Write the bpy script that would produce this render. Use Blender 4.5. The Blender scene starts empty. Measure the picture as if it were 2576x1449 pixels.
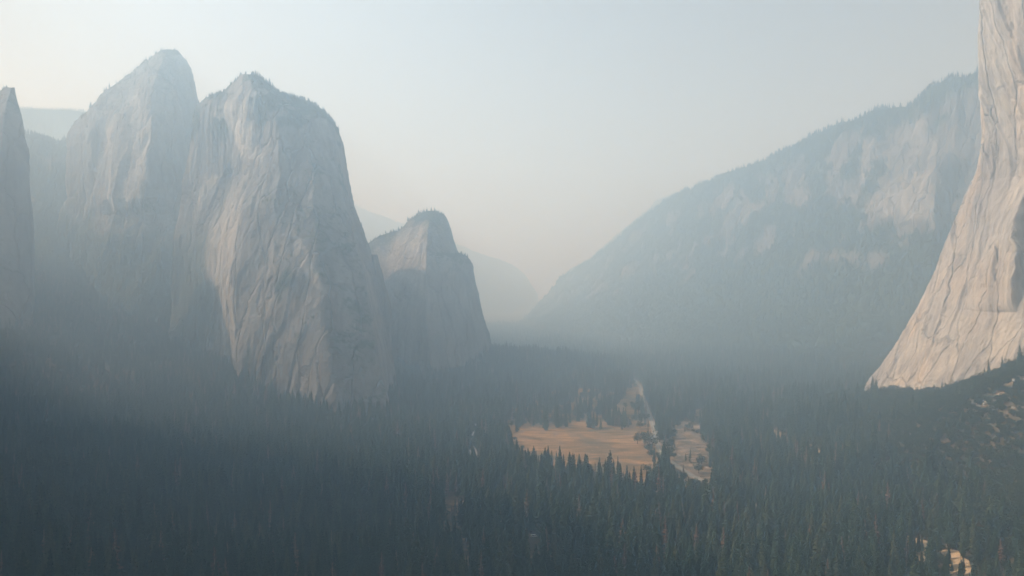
import bpy, math, random
import numpy as np
from mathutils import Vector
from mathutils.bvhtree import BVHTree

# ------------------------------------------------------------------ camera, sky, sun, exposure
S = bpy.context.scene
C = S.collection
F = 2022.0            # focal length in units of a 2576 wide picture
CW, CH = 1288.0, 724.5
CAM_Z = 250.0
cam_d = bpy.data.cameras.new('camera'); cam = bpy.data.objects.new('camera', cam_d); C.objects.link(cam)
cam.location = (0, 0, CAM_Z); cam.rotation_euler = (math.radians(90), 0, 0)
cam_d.sensor_width = 36.0; cam_d.lens = 36.0 * F / 2576.0
cam_d.clip_start = 1.0; cam_d.clip_end = 60000.0
S.camera = cam

SUN = Vector((-0.77, 0.27, 0.66)).normalized()          # towards the sun: left, a little behind the rocks
EL = math.asin(SUN.z); AZ = math.atan2(SUN.x, SUN.y)    # azimuth from +Y towards +X
w = bpy.data.worlds.new('World'); S.world = w; w.use_nodes = True
nt = w.node_tree; nt.nodes.clear()
sky = nt.nodes.new('ShaderNodeTexSky'); sky.sky_type = 'NISHITA'; sky.sun_disc = False
sky.sun_elevation = EL; sky.sun_rotation = AZ
sky.altitude = 1200; sky.air_density = 1.0; sky.dust_density = 2.5; sky.ozone_density = 1.0
bg = nt.nodes.new('ShaderNodeBackground'); bg.inputs[1].default_value = 0.14
wo = nt.nodes.new('ShaderNodeOutputWorld')
hs = nt.nodes.new('ShaderNodeHueSaturation'); hs.inputs['Saturation'].default_value = 0.40     # smoke greys the sky
sm = nt.nodes.new('ShaderNodeMix'); sm.data_type = 'RGBA'; sm.blend_type = 'MULTIPLY'; sm.inputs[0].default_value = 1.0; sm.inputs[7].default_value = (0.97, 1.0, 0.955, 1)
nt.links.new(sky.outputs[0], hs.inputs['Color']); nt.links.new(hs.outputs[0], sm.inputs[6]); nt.links.new(sm.outputs[2], bg.inputs[0]); nt.links.new(bg.outputs[0], wo.inputs[0])
sd = bpy.data.lights.new('sun', 'SUN'); sd.energy = 5.0; sd.angle = math.radians(0.6); sd.color = (0.985, 0.955, 0.885)
so = bpy.data.objects.new('sun', sd); C.objects.link(so)
so.rotation_euler = SUN.to_track_quat('Z', 'Y').to_euler(); so.location = (0, 0, 1500)
HAZE_DENSITY = 0.00052; HAZE_G = 0.58; HAZE_COL = (0.57, 0.79, 1.0)
S.view_settings.view_transform = 'Standard'; S.view_settings.look = 'None'
S.view_settings.exposure = 0.18; S.view_settings.gamma = 1.0; S.view_settings.use_curve_mapping = False
S.cycles.volume_bounces = 8; S.cycles.max_bounces = 9; S.cycles.diffuse_bounces = 2
S.cycles.transparent_max_bounces = 8
S.cycles.use_denoising = True

random.seed(7); rng = np.random.default_rng(7)

# ------------------------------------------------------------------ helpers
def P(px, py, d):                      # point at depth d seen at picture position (2576 x 1449)
    return ((px - CW) / F * d, d, CAM_Z + (CH - py) / F * d)

_perm = rng.permutation(256).astype(np.int64); _perm = np.concatenate([_perm, _perm, _perm])
_g3 = rng.normal(size=(256, 3)); _g3 /= np.linalg.norm(_g3, axis=1)[:, None]
def perlin(x, y, z):
    x = np.asarray(x, float); y = np.asarray(y, float); z = np.asarray(z, float)
    xi = np.floor(x).astype(np.int64); yi = np.floor(y).astype(np.int64); zi = np.floor(z).astype(np.int64)
    xf = x - xi; yf = y - yi; zf = z - zi
    fade = lambda t: t*t*t*(t*(t*6-15)+10)
    u, v, q = fade(xf), fade(yf), fade(zf)
    def g(a, b, c):
        h = _perm[_perm[_perm[(xi+a) & 255] + ((yi+b) & 255)] + ((zi+c) & 255)]
        gr = _g3[h]
        return gr[..., 0]*(xf-a) + gr[..., 1]*(yf-b) + gr[..., 2]*(zf-c)
    L = lambda a, b, t: a + t*(b-a)
    return L(L(L(g(0,0,0), g(1,0,0), u), L(g(0,1,0), g(1,1,0), u), v),
             L(L(g(0,0,1), g(1,0,1), u), L(g(0,1,1), g(1,1,1), u), v), q) * 1.6
def fbm(x, y, z, n=4, lac=2.1, gain=0.5):
    r = 0; a = 1.0
    for i in range(n):
        r = r + a*perlin(x + 17.3*i, y - 9.1*i, z + 4.7*i); x = x*lac; y = y*lac; z = z*lac; a *= gain
    return r
def sstep(a, b, x):
    t = np.clip((x-a)/(b-a), 0, 1); return t*t*(3-2*t)

def mesh_np(name, verts, faces, mats, smooth=True, attrs=None, parent=None):
    me = bpy.data.meshes.new(name)
    verts = np.ascontiguousarray(verts, dtype=np.float32); faces = np.ascontiguousarray(faces, dtype=np.int32)
    me.vertices.add(len(verts)); me.vertices.foreach_set('co', verts.ravel())
    k = faces.shape[1]
    me.loops.add(faces.size); me.loops.foreach_set('vertex_index', faces.ravel())
    me.polygons.add(len(faces)); me.polygons.foreach_set('loop_start', np.arange(0, faces.size, k, dtype=np.int32))
    me.update(calc_edges=True)
    me.polygons.foreach_set('use_smooth', np.full(len(faces), smooth, dtype=bool))
    for a, val in (attrs or {}).items():
        at = me.attributes.new(a, 'FLOAT', 'POINT'); at.data.foreach_set('value', np.asarray(val, np.float32).ravel())
    for m in (mats if isinstance(mats, (list, tuple)) else [mats]): me.materials.append(m)
    o = bpy.data.objects.new(name, me); C.objects.link(o)
    if parent: o.parent = parent
    return o
def grid_faces(nr, nc, wrap=False):
    r = np.arange(nr-1)[:, None]; c = np.arange(nc if wrap else nc-1)[None, :]
    a = r*nc + c; b = r*nc + (c+1) % nc; d = (r+1)*nc + c; e = (r+1)*nc + (c+1) % nc
    return np.stack([a, d, e, b], -1).reshape(-1, 4)
def tag(o, label=None, cat=None, group=None, kind=None):
    for k, v in (('label', label), ('category', cat), ('group', group), ('kind', kind)):
        if v: o[k] = v
    return o

def resample(G, nr, nc, sr=1.0, wrap=False, even=False):
    """G: rows x cols x 3 control grid -> nr x nc, piecewise linear by arc length, then softened."""
    G = np.asarray(G, float)
    if wrap: G = np.concatenate([G, G[:, :1]], 1)
    def along(A, n, ev=False):                               # A: k x m x 3, resample first axis
        seg = np.linalg.norm(np.diff(A, axis=0), axis=2).mean(1) + 1e-6
        if ev: seg = np.minimum(seg, ev)
        t = np.concatenate([[0], np.cumsum(seg)]); t /= t[-1]
        q = np.linspace(0, 1, n)
        i = np.clip(np.searchsorted(t, q, side='right')-1, 0, len(t)-2)
        f = ((q - t[i])/(t[i+1]-t[i]))[:, None, None]
        return A[i]*(1-f) + A[i+1]*f
    A = along(G, nr)
    A = along(A.transpose(1, 0, 2), nc + (1 if wrap else 0), even).transpose(1, 0, 2)
    if wrap: A = A[:, :-1]
    for _ in range(int(sr)):
        B = A.copy(); B[1:-1] = 0.25*A[:-2] + 0.5*A[1:-1] + 0.25*A[2:]; A = B
        if wrap: A = 0.25*np.roll(A, 1, 1) + 0.5*A + 0.25*np.roll(A, -1, 1)
        else:
            B = A.copy(); B[:, 1:-1] = 0.25*A[:, :-2] + 0.5*A[:, 1:-1] + 0.25*A[:, 2:]; A = B
    return A
def normals(A, wrap=False):
    dr = np.gradient(A, axis=0)
    if wrap: dc = (np.roll(A, -1, 1) - np.roll(A, 1, 1))/2
    else: dc = np.gradient(A, axis=1)
    n = np.cross(dr, dc); n /= (np.linalg.norm(n, axis=2, keepdims=True) + 1e-9)
    return n

# ------------------------------------------------------------------ materials
def new_mat(name):
    m = bpy.data.materials.new(name); m.use_nodes = True
    n = m.node_tree; b = n.nodes['Principled BSDF']; b.inputs['Roughness'].default_value = 0.9
    b.inputs['Specular IOR Level'].default_value = 0.15
    return m, n, b
def N(n, t, **kw):
    x = n.nodes.new(t)
    for k, v in kw.items():
        if k.startswith('i_'):
            key = k[2:]; key = int(key) if key.isdigit() else key
            x.inputs[key].default_value = v
        else: setattr(x, k, v)
    return x
def ramp(n, src, stops):
    r = N(n, 'ShaderNodeValToRGB'); n.links.new(src, r.inputs[0])
    el = r.color_ramp.elements
    while len(el) < len(stops): el.new(0.5)
    for e, (p, c) in zip(el, stops): e.position = p; e.color = (*c, 1)
    return r.outputs[0]
def noise_at(n, scale, detail=5, rough=0.55, stretch=(1, 1, 1), dist=0.0):
    tc = N(n, 'ShaderNodeTexCoord'); mp = N(n, 'ShaderNodeMapping'); mp.inputs['Scale'].default_value = stretch
    n.links.new(tc.outputs['Object'], mp.inputs[0])
    t = N(n, 'ShaderNodeTexNoise'); t.inputs['Scale'].default_value = scale; t.inputs['Detail'].default_value = detail
    t.inputs['Roughness'].default_value = rough; t.inputs['Distortion'].default_value = dist
    n.links.new(mp.outputs[0], t.inputs[0]); return t.outputs[0]
def mix(n, fac, a, b, mode='MIX'):
    m = N(n, 'ShaderNodeMix', data_type='RGBA', blend_type=mode)
    if isinstance(fac, float): m.inputs[0].default_value = fac
    else: n.links.new(fac, m.inputs[0])
    for s, i in ((a, 6), (b, 7)):
        if isinstance(s, tuple): m.inputs[i].default_value = (*s, 1)
        else: n.links.new(s, m.inputs[i])
    return m.outputs[2]
def granite(name, light, dark, veg=(0.035, 0.05, 0.03), stain=0.5, bump=1.0, fscale=1.0):
    m, n, b = new_mat(name)
    base = ramp(n, noise_at(n, 0.006*fscale, 6, 0.6, (1, 1, 0.5)), [(0.32, dark), (0.62, light)])
    streak = ramp(n, noise_at(n, 0.045*fscale, 5, 0.6, (1, 1, 0.06), 0.6), [(0.38, (0.42, 0.42, 0.45)), (0.56, (1, 1, 1))])
    c = mix(n, stain, base, streak, 'MULTIPLY')
    tan = ramp(n, noise_at(n, 0.012*fscale, 4, 0.5, (1, 1, 0.3)), [(0.50, (1, 1, 1)), (0.70, (1.12, 0.98, 0.84))])
    c = mix(n, 0.7, c, tan, 'MULTIPLY')
    fine = ramp(n, noise_at(n, 0.12*fscale, 4, 0.65, (1, 1, 0.45)), [(0.35, (0.72, 0.72, 0.74)), (0.6, (1, 1, 1))])
    c = mix(n, 0.6, c, fine, 'MULTIPLY')
    tc = N(n, 'ShaderNodeTexCoord'); mp = N(n, 'ShaderNodeMapping'); mp.inputs['Scale'].default_value = (1, 1, 0.11)
    wn = N(n, 'ShaderNodeTexNoise'); wn.inputs['Scale'].default_value = 0.02; wn.inputs['Detail'].default_value = 4
    n.links.new(tc.outputs['Object'], wn.inputs[0])
    vm = N(n, 'ShaderNodeVectorMath', operation='MULTIPLY_ADD'); vm.inputs[1].default_value = (28, 28, 28)
    n.links.new(wn.outputs[1], vm.inputs[0]); n.links.new(tc.outputs['Object'], vm.inputs[2]); n.links.new(vm.outputs[0], mp.inputs[0])
    vo = N(n, 'ShaderNodeTexVoronoi', feature='DISTANCE_TO_EDGE'); vo.inputs['Scale'].default_value = 0.018*fscale; n.links.new(mp.outputs[0], vo.inputs['Vector'])
    crack = ramp(n, vo.outputs[0], [(0.0, (0, 0, 0)), (0.05, (1, 1, 1))])
    c = mix(n, 0.42, c, ramp(n, vo.outputs[0], [(0.0, (0.35, 0.35, 0.38)), (0.045, (1, 1, 1))]), 'MULTIPLY')
    vc = N(n, 'ShaderNodeTexVoronoi'); vc.inputs['Scale'].default_value = 0.018*fscale; n.links.new(mp.outputs[0], vc.inputs['Vector'])
    sp = N(n, 'ShaderNodeSeparateColor'); n.links.new(vc.outputs['Color'], sp.inputs[0])
    c = mix(n, 0.6, c, ramp(n, sp.outputs[0], [(0.0, (0.78, 0.79, 0.82)), (1.0, (1.12, 1.08, 1.02))]), 'MULTIPLY')
    a = N(n, 'ShaderNodeAttribute', attribute_name='sunlit_pale')
    fc = ramp(n, noise_at(n, 0.05*fscale, 5, 0.65, (1, 1, 0.15)), [(0.36, (0.28, 0.26, 0.24)), (0.55, (0.50, 0.44, 0.375))])  # paler colour for painted sunlight on the domes and for pale ridge cliffs
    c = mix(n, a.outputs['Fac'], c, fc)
    a = N(n, 'ShaderNodeAttribute', attribute_name='veg')
    vn = ramp(n, noise_at(n, 0.06*fscale, 4, 0.7), [(0.3, tuple(0.6*v for v in veg)), (0.7, tuple(1.4*v for v in veg))])
    c = mix(n, a.outputs['Fac'], c, vn)
    n.links.new(c, b.inputs['Base Color'])
    bp = N(n, 'ShaderNodeBump'); bp.inputs['Strength'].default_value = 0.9; bp.inputs['Distance'].default_value = 5.0*bump
    h1 = noise_at(n, 0.05*fscale, 8, 0.62, (1, 1, 0.30), 0.3)
    ma = N(n, 'ShaderNodeMath', operation='MULTIPLY_ADD'); ma.inputs[1].default_value = 0.5; n.links.new(crack, ma.inputs[0]); n.links.new(h1, ma.inputs[2]); h1 = ma.outputs[0]
    n.links.new(h1, bp.inputs['Height']); n.links.new(bp.outputs[0], b.inputs['Normal'])
    return m
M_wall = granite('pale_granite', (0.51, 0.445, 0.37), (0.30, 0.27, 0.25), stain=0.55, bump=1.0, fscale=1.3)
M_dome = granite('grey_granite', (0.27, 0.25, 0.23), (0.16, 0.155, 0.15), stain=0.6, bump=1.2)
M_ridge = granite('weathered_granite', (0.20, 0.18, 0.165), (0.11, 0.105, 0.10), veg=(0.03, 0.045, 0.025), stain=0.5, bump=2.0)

def flat_mat(name, stops, scale, detail=5, rough=0.6, stretch=(1, 1, 1), bump=0.0, bscale=None):
    m, n, b = new_mat(name)
    n.links.new(ramp(n, noise_at(n, scale, detail, rough, stretch), stops), b.inputs['Base Color'])
    if bump:
        bp = N(n, 'ShaderNodeBump'); bp.inputs['Distance'].default_value = bump; bp.inputs['Strength'].default_value = 0.8
        n.links.new(noise_at(n, bscale or scale*4, 5, 0.6), bp.inputs['Height']); n.links.new(bp.outputs[0], b.inputs['Normal'])
    return m
M_floor = flat_mat('forest_floor', [(0.3, (0.05, 0.05, 0.032)), (0.55, (0.10, 0.075, 0.045)), (0.75, (0.16, 0.11, 0.07))], 0.03, 6, 0.65, bump=1.0)
M_meadow, n_, b_ = new_mat('dry_meadow_grass')
c1 = ramp(n_, noise_at(n_, 0.016, 6, 0.65, (0.7, 1.0, 1), 1.0), [(0.38, (0.095, 0.080, 0.038)), (0.50, (0.26, 0.150, 0.062)), (0.66, (0.42, 0.235, 0.100))])
c2 = ramp(n_, noise_at(n_, 0.035, 6, 0.65, (0.6, 2.2, 1)), [(0.38, (0.45, 0.52, 0.46)), (0.56, (1.0, 0.98, 0.95)), (0.7, (1.25, 1.18, 1.08))])
n_.links.new(mix(n_, 0.8, c1, c2, 'MULTIPLY'), b_.inputs['Base Color'])
M_sand = flat_mat('pale_sand', [(0.3, (0.34, 0.24, 0.14)), (0.7, (0.54, 0.38, 0.23))], 0.06, bump=0.3)
M_brush = flat_mat('brushy_clearing', [(0.36, (0.055, 0.06, 0.035)), (0.50, (0.15, 0.105, 0.065)), (0.66, (0.36, 0.24, 0.145))], 0.055, 6, 0.7, bump=0.8)
M_road = flat_mat('worn_asphalt', [(0.3, (0.20, 0.19, 0.18)), (0.7, (0.29, 0.27, 0.25))], 0.2)
M_shoulder = flat_mat('road_shoulder', [(0.3, (0.26, 0.19, 0.12)), (0.7, (0.40, 0.29, 0.19))], 0.1)
M_line = flat_mat('road_paint', [(0.3, (0.7, 0.6, 0.2)), (0.7, (0.8, 0.7, 0.25))], 0.5)
M_gravel = flat_mat('river_gravel', [(0.3, (0.42, 0.38, 0.33)), (0.6, (0.72, 0.66, 0.58))], 0.25, bump=0.4)
M_water, n_, b_ = new_mat('river_water'); b_.inputs['Base Color'].default_value = (0.03, 0.05, 0.05, 1); b_.inputs['Roughness'].default_value = 0.12
b_.inputs['Specular IOR Level'].default_value = 0.5
bp = N(n_, 'ShaderNodeBump'); bp.inputs['Distance'].default_value = 0.2; n_.links.new(noise_at(n_, 0.4, 4), bp.inputs['Height']); n_.links.new(bp.outputs[0], b_.inputs['Normal'])
M_bark = flat_mat('pine_bark', [(0.3, (0.06, 0.04, 0.03)), (0.7, (0.15, 0.10, 0.07))], 0.6, stretch=(1, 1, 0.2))
M_dead = flat_mat('bare_grey_wood', [(0.3, (0.20, 0.17, 0.14)), (0.7, (0.36, 0.31, 0.26))], 0.6, stretch=(1, 1, 0.3))
M_rock = flat_mat('boulder_granite', [(0.3, (0.22, 0.20, 0.18)), (0.7, (0.40, 0.36, 0.31))], 0.3, bump=0.3)
def leaf_mat(name, stops, var=0.35):
    m, n, b = new_mat(name)
    oi = N(n, 'ShaderNodeObjectInfo')
    c = ramp(n, oi.outputs['Random'], stops)
    v = ramp(n, noise_at(n, 0.35, 3, 0.6), [(0.3, (1-var,)*3), (0.7, (1+var,)*3)])
    n.links.new(mix(n, 1.0, c, v, 'MULTIPLY'), b.inputs['Base Color']); b.inputs['Roughness'].default_value = 0.85
    return m
NS = 0.66
M_needle = leaf_mat('conifer_needles', [(p_, tuple(NS*v_ for v_ in c_)) for p_, c_ in [(0.0, (0.022, 0.048, 0.028)), (0.3, (0.050, 0.088, 0.044)), (0.6, (0.030, 0.058, 0.034)), (0.85, (0.075, 0.105, 0.042)), (1.0, (0.105, 0.115, 0.05))]])
M_oak = leaf_mat('broadleaf_foliage', [(0.0, (0.024, 0.042, 0.020)), (0.5, (0.040, 0.058, 0.025)), (1.0, (0.062, 0.072, 0.030))])
M_brown = leaf_mat('dead_brown_needles', [(0.0, (0.10, 0.060, 0.04)), (0.6, (0.16, 0.09, 0.055)), (1.0, (0.13, 0.10, 0.07))])

# ------------------------------------------------------------------ ground heights (thin plate through surveyed points)
cp = []
for X in (-250, -50, 150, 350):
    for Y in (0, 350, 700, 1050, 1400, 1750, 2150, 2700, 3500, 4600, 6500, 9000):
        if X == -250 and Y in (1400, 1750, 2150): continue
        if X == 350 and Y in (350, 700): continue
        cp.append((X, Y, 0))
cp += [(600, 1900, 10), (800, 2300, 20), (850, 3000, 60), (700, 4300, 80)]
for a in ((2200, 972, 1500, -8), (2300, 968, 1400, -8), (2450, 945, 1200, -8), (2576, 912, 1050, -8), (2700, 900, 900, -10),
          (2576, 1100, 850, -25), (2576, 1250, 700, -22), (2576, 1449, 600, -22), (2000, 1000, 1850, -30),
          (750, 985, 1540, -22), (640, 950, 1610, -22), (560, 895, 1690, -20), (430, 855, 1850, -20), (200, 860, 1750, -25), (0, 850, 1500, -25),
          (0, 1000, 1150, -28), (0, 1150, 850, -28), (0, 1300, 650, -25), (0, 1449, 550, -25), (300, 1000, 1450, -30),
          (1100, 960, 2100, -28), (1000, 900, 2250, -28), (1228, 870, 2350, -25), (1300, 898, 2250, -25), (1400, 940, 2100, -28)):
    X, Y, Z = P(*a[:3]); cp.append((X, Y, max(Z + a[3], 0)))
cp += [(-60, 1500, 0), (-300, 1350, 0), (-450, 1150, 5), (-420, 900, 10), (-350, 700, 15), (-250, 500, 10), (-500, 300, 80), (-1200, 500, 260), (-1300, 1200, 260),
       (-1500, 2200, 320), (-1200, 3300, 330), (-900, 4500, 200), (-700, 2500, 260), (-300, 2700, 130), (900, 800, 260), (700, 300, 200), (1200, 1300, 300), (1300, 2100, 260), (900, 1900, 60),
       (1700, 3200, 400), (-4000, 4000, 300), (4000, 4000, 300), (-4000, 0, 300), (4000, 0, 300), (-3000, 9000, 100), (3000, 9000, 100), (0, -3000, 0)]
cp = np.array(cp, float); SC = 1000.0
def _U(r2): return np.where(r2 > 1e-12, r2*np.log(np.maximum(r2, 1e-12)), 0)
xy = cp[:, :2]/SC; d2 = ((xy[:, None]-xy[None])**2).sum(-1); n_cp = len(cp)
A_ = np.zeros((n_cp+3, n_cp+3)); A_[:n_cp, :n_cp] = _U(d2) + np.eye(n_cp)*1e-3
A_[:n_cp, n_cp] = 1; A_[:n_cp, n_cp+1:] = xy; A_[n_cp, :n_cp] = 1; A_[n_cp+1:, :n_cp] = xy.T
W_ = np.linalg.solve(A_, np.concatenate([cp[:, 2], [0, 0, 0]]))
def gz(x, y):
    x = np.asarray(x, float); y = np.asarray(y, float); sh = x.shape; xf = x.ravel()/SC; yf = y.ravel()/SC
    out = np.zeros(len(xf))
    for i in range(0, len(xf), 40000):
        a = xf[i:i+40000, None]; b = yf[i:i+40000, None]
        out[i:i+40000] = _U((a-xy[None, :, 0])**2 + (b-xy[None, :, 1])**2) @ W_[:n_cp] + W_[n_cp] + W_[n_cp+1]*a[:, 0] + W_[n_cp+2]*b[:, 0]
    z = out.reshape(sh)
    z = np.maximum(z, 0)
    far = sstep(7000, 11000, np.hypot(x, y)); z = z*(1-far)
    rough = sstep(4, 60, z)
    return np.minimum(z, 450) + rough*8*fbm(x/90, y/90, x*0, 3)
def gz1(x, y): return float(gz(np.array([x]), np.array([y]))[0])
def hit(px, py, dz=0.0):                # where the sight line through a picture position meets the ground
    d = np.linspace(300, 6000, 2400); X = (px-CW)/F*d; Z = CAM_Z + (CH-py)/F*d
    k = np.nonzero(Z < gz(X, d) + dz)[0]
    d0 = d[k[0]] if len(k) else 6000.
    return ((px-CW)/F*d0, d0)

ax_x = np.concatenate([np.linspace(-16000, -2600, 22)[:-1], np.linspace(-2600, 2600, 521), np.linspace(2600, 16000, 22)[1:]])
ax_y = np.concatenate([np.linspace(-4000, 200, 16)[:-1], np.linspace(200, 4600, 441), np.linspace(4600, 24000, 40)[1:]])
GX, GY = np.meshgrid(ax_x, ax_y)
GZ = gz(GX, GY)
go = mesh_np('valley_floor', np.stack([GX, GY, GZ], -1).reshape(-1, 3), grid_faces(len(ax_y), len(ax_x))[:, ::-1], M_floor)
tag(go, kind='structure')

# ------------------------------------------------------------------ ground patches
def inside(poly, x, y):
    poly = np.asarray(poly); c = np.zeros(np.shape(x), bool); j = len(poly)-1
    for i in range(len(poly)):
        xi, yi = poly[i]; xj, yj = poly[j]
        cond = ((yi > y) != (yj > y)) & (x < (xj-xi)*(y-yi)/((yj-yi)+1e-12)+xi)
        c ^= cond; j = i
    return c
def rough_poly(pts, amp, step=6.0):
    out = []
    for i in range(len(pts)):
        a = np.array(pts[i]); b = np.array(pts[(i+1) % len(pts)]); k = max(2, int(np.linalg.norm(b-a)/step))
        for t in range(k): out.append(a + (b-a)*t/k)
    out = np.array(out)
    out[:, 0] += amp*fbm(out[:, 0]/25, out[:, 1]/25, out[:, 0]*0+3.3, 3); out[:, 1] += amp*fbm(out[:, 0]/25, out[:, 1]/25, out[:, 0]*0+8.3, 3)
    return out
def patch(name, poly, mat, lift, cell=6.0):
    """a sheet draped on the ground inside an outline"""
    x0, y0 = poly.min(0) - cell; x1, y1 = poly.max(0) + cell
    xs = np.arange(x0, x1, cell); ys = np.arange(y0, y1, cell); X, Y = np.meshgrid(xs, ys)
    ins = inside(poly, X, Y)
    f = grid_faces(len(ys), len(xs))[:, ::-1]; keep = ins.ravel()[f].any(1); f = f[keep]
    used = np.unique(f); mp = -np.ones(X.size, int); mp[used] = np.arange(len(used))
    vx, vy = X.ravel()[used].copy(), Y.ravel()[used].copy()
    out = ~ins.ravel()[used]                           # pull the outer vertices in on the outline
    for k in np.nonzero(out)[0]:
        q = poly[np.argmin((poly[:, 0]-vx[k])**2 + (poly[:, 1]-vy[k])**2)]; vx[k], vy[k] = q
    o = mesh_np(name, np.stack([vx, vy, gz(vx, vy)+lift], -1), mp[f], mat); tag(o, kind='structure'); return o
def clear(pts): return [hit(*p) for p in pts]
# meadow, its front edge is hidden behind the tree tops
P_meadow = rough_poly(clear([(1262, 1100), (1264, 1066), (1278, 1040), (1296, 1010), (1340, 1000), (1388, 978), (1420, 986), (1450, 976), (1500, 980), (1560, 990),
    (1600, 958), (1617, 985), (1625, 1020), (1642, 1070), (1652, 1110), (1658, 1150), (1662, 1200), (1640, 1250), (1590, 1246), (1530, 1216), (1440, 1196), (1380, 1196), (1320, 1176)]), 7)
P_brush = rough_poly(clear([(1664, 1124), (1690, 1062), (1735, 1048), (1765, 1070), (1785, 1120), (1800, 1160), (1810, 1215), (1790, 1268), (1745, 1275), (1690, 1248)]), 8)
P_patch = [rough_poly(clear(q), 9, 3) for q in (
    [(1100, 1262), (1135, 1256), (1170, 1262), (1172, 1300), (1160, 1360), (1135, 1380), (1105, 1340)],
    [(1140, 1338), (1178, 1345), (1192, 1390), (1190, 1449), (1170, 1490), (1150, 1450), (1142, 1390)],
    [(1300, 1335), (1330, 1340), (1335, 1400), (1310, 1420), (1298, 1380)],
    [(1742, 1030), (1790, 1025), (1796, 1062), (1745, 1066)],
    [(1385, 962), (1450, 945), (1465, 960), (1400, 974)])]
P_sand = [rough_poly(clear(q), 2.0, 3) for q in (
    [(2276, 1346), (2300, 1350), (2330, 1362), (2340, 1385), (2336, 1440), (2310, 1450), (2285, 1430)],
    [(2368, 1384), (2410, 1392), (2436, 1415), (2452, 1449), (2470, 1540), (2420, 1560), (2386, 1530), (2380, 1440)],
    [(1925, 1074), (1962, 1086), (1985, 1102), (1978, 1130), (1940, 1108)],
    [(2003, 1096), (2030, 1106), (2052, 1126), (2074, 1140), (2062, 1164), (2024, 1140)])]
patch('dry_meadow', P_meadow, M_meadow, 0.05); patch('brushy_ground', P_brush, M_brush, 0.05)
for q in P_patch: patch('dry_clearing', q, M_brush, 0.05, 4)
for q in P_sand: patch('sandy_ground', q, M_sand, 0.06, 3)

TALUS = [(2343, 1012), (2322, 1034), (2546, 966), (2500, 1006), (2470, 1026), (2540, 1040)]
P_scree = []
for q in TALUS:
    x_, y_ = hit(*q); P_scree.append(rough_poly([(x_+6*math.cos(a)*1.0, y_+11*math.sin(a)) for a in np.linspace(0, 6.28, 9)[:-1]], 6, 4))
for q in P_scree: patch('scree', q, M_brush, 0.08, 3)
VAN = hit(1343, 1352)
P_gap = [np.array([(VAN[0]-6, VAN[1]+5), (VAN[0]+6, VAN[1]+5), (VAN[0]*.84+4, VAN[1]*.84), (VAN[0]*.84-4, VAN[1]*.84)])]
def ribbon(name, pts, widths, mat, lift, n=160, kind='structure'):
    pts = np.array(pts, float); seg = np.linalg.norm(np.diff(pts, axis=0), axis=1); t = np.concatenate([[0], np.cumsum(seg)]); q = np.linspace(0, t[-1], n)
    x = np.interp(q, t, pts[:, 0]); y = np.interp(q, t, pts[:, 1]); wd = np.interp(q, t, widths)
    for _ in range(6):
        x[1:-1] = (x[:-2]+2*x[1:-1]+x[2:])/4; y[1:-1] = (y[:-2]+2*y[1:-1]+y[2:])/4
    dx = np.gradient(x); dy = np.gradient(y); L = np.hypot(dx, dy); nx, ny = -dy/L, dx/L
    V = []
    for s in (-0.5, -0.17, 0.17, 0.5):
        X = x + nx*wd*s; Y = y + ny*wd*s; V.append(np.stack([X, Y, gz(X, Y)+lift], -1))
    V = np.stack(V, 1)
    o = mesh_np(name, V.reshape(-1, 3), grid_faces(n, 4), mat); tag(o, kind=kind)
    return np.stack([x, y], -1)
road_px = [(1560, 948), (1596, 955), (1611, 972), (1618, 1000), (1626, 1025), (1640, 1060), (1648, 1090), (1654, 1118), (1664, 1145), (1695, 1168), (1745, 1200), (1830, 1240), (1960, 1300)]
road_xy = [hit(*p) for p in road_px]
ribbon('road_shoulders', road_xy, [10]*len(road_xy), M_shoulder, 0.12)
roadc = ribbon('road', road_xy, [7.5]*len(road_xy), M_road, 0.18)
ribbon('road_markings', road_xy, [0.3]*len(road_xy), M_line, 0.23)
river_px = [(1080, 1010), (1140, 1030), (1180, 1050), (1200, 1085), (1185, 1120), (1200, 1165), (1160, 1215)]
riv_xy = [hit(*p) for p in river_px]
ribbon('gravel_bar', riv_xy, [11, 12, 13, 13, 12, 10, 9], M_gravel, 0.10)
rivc = ribbon('river_water', riv_xy, [6, 6, 6, 7, 6, 6, 6], M_water, 0.20)

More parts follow.
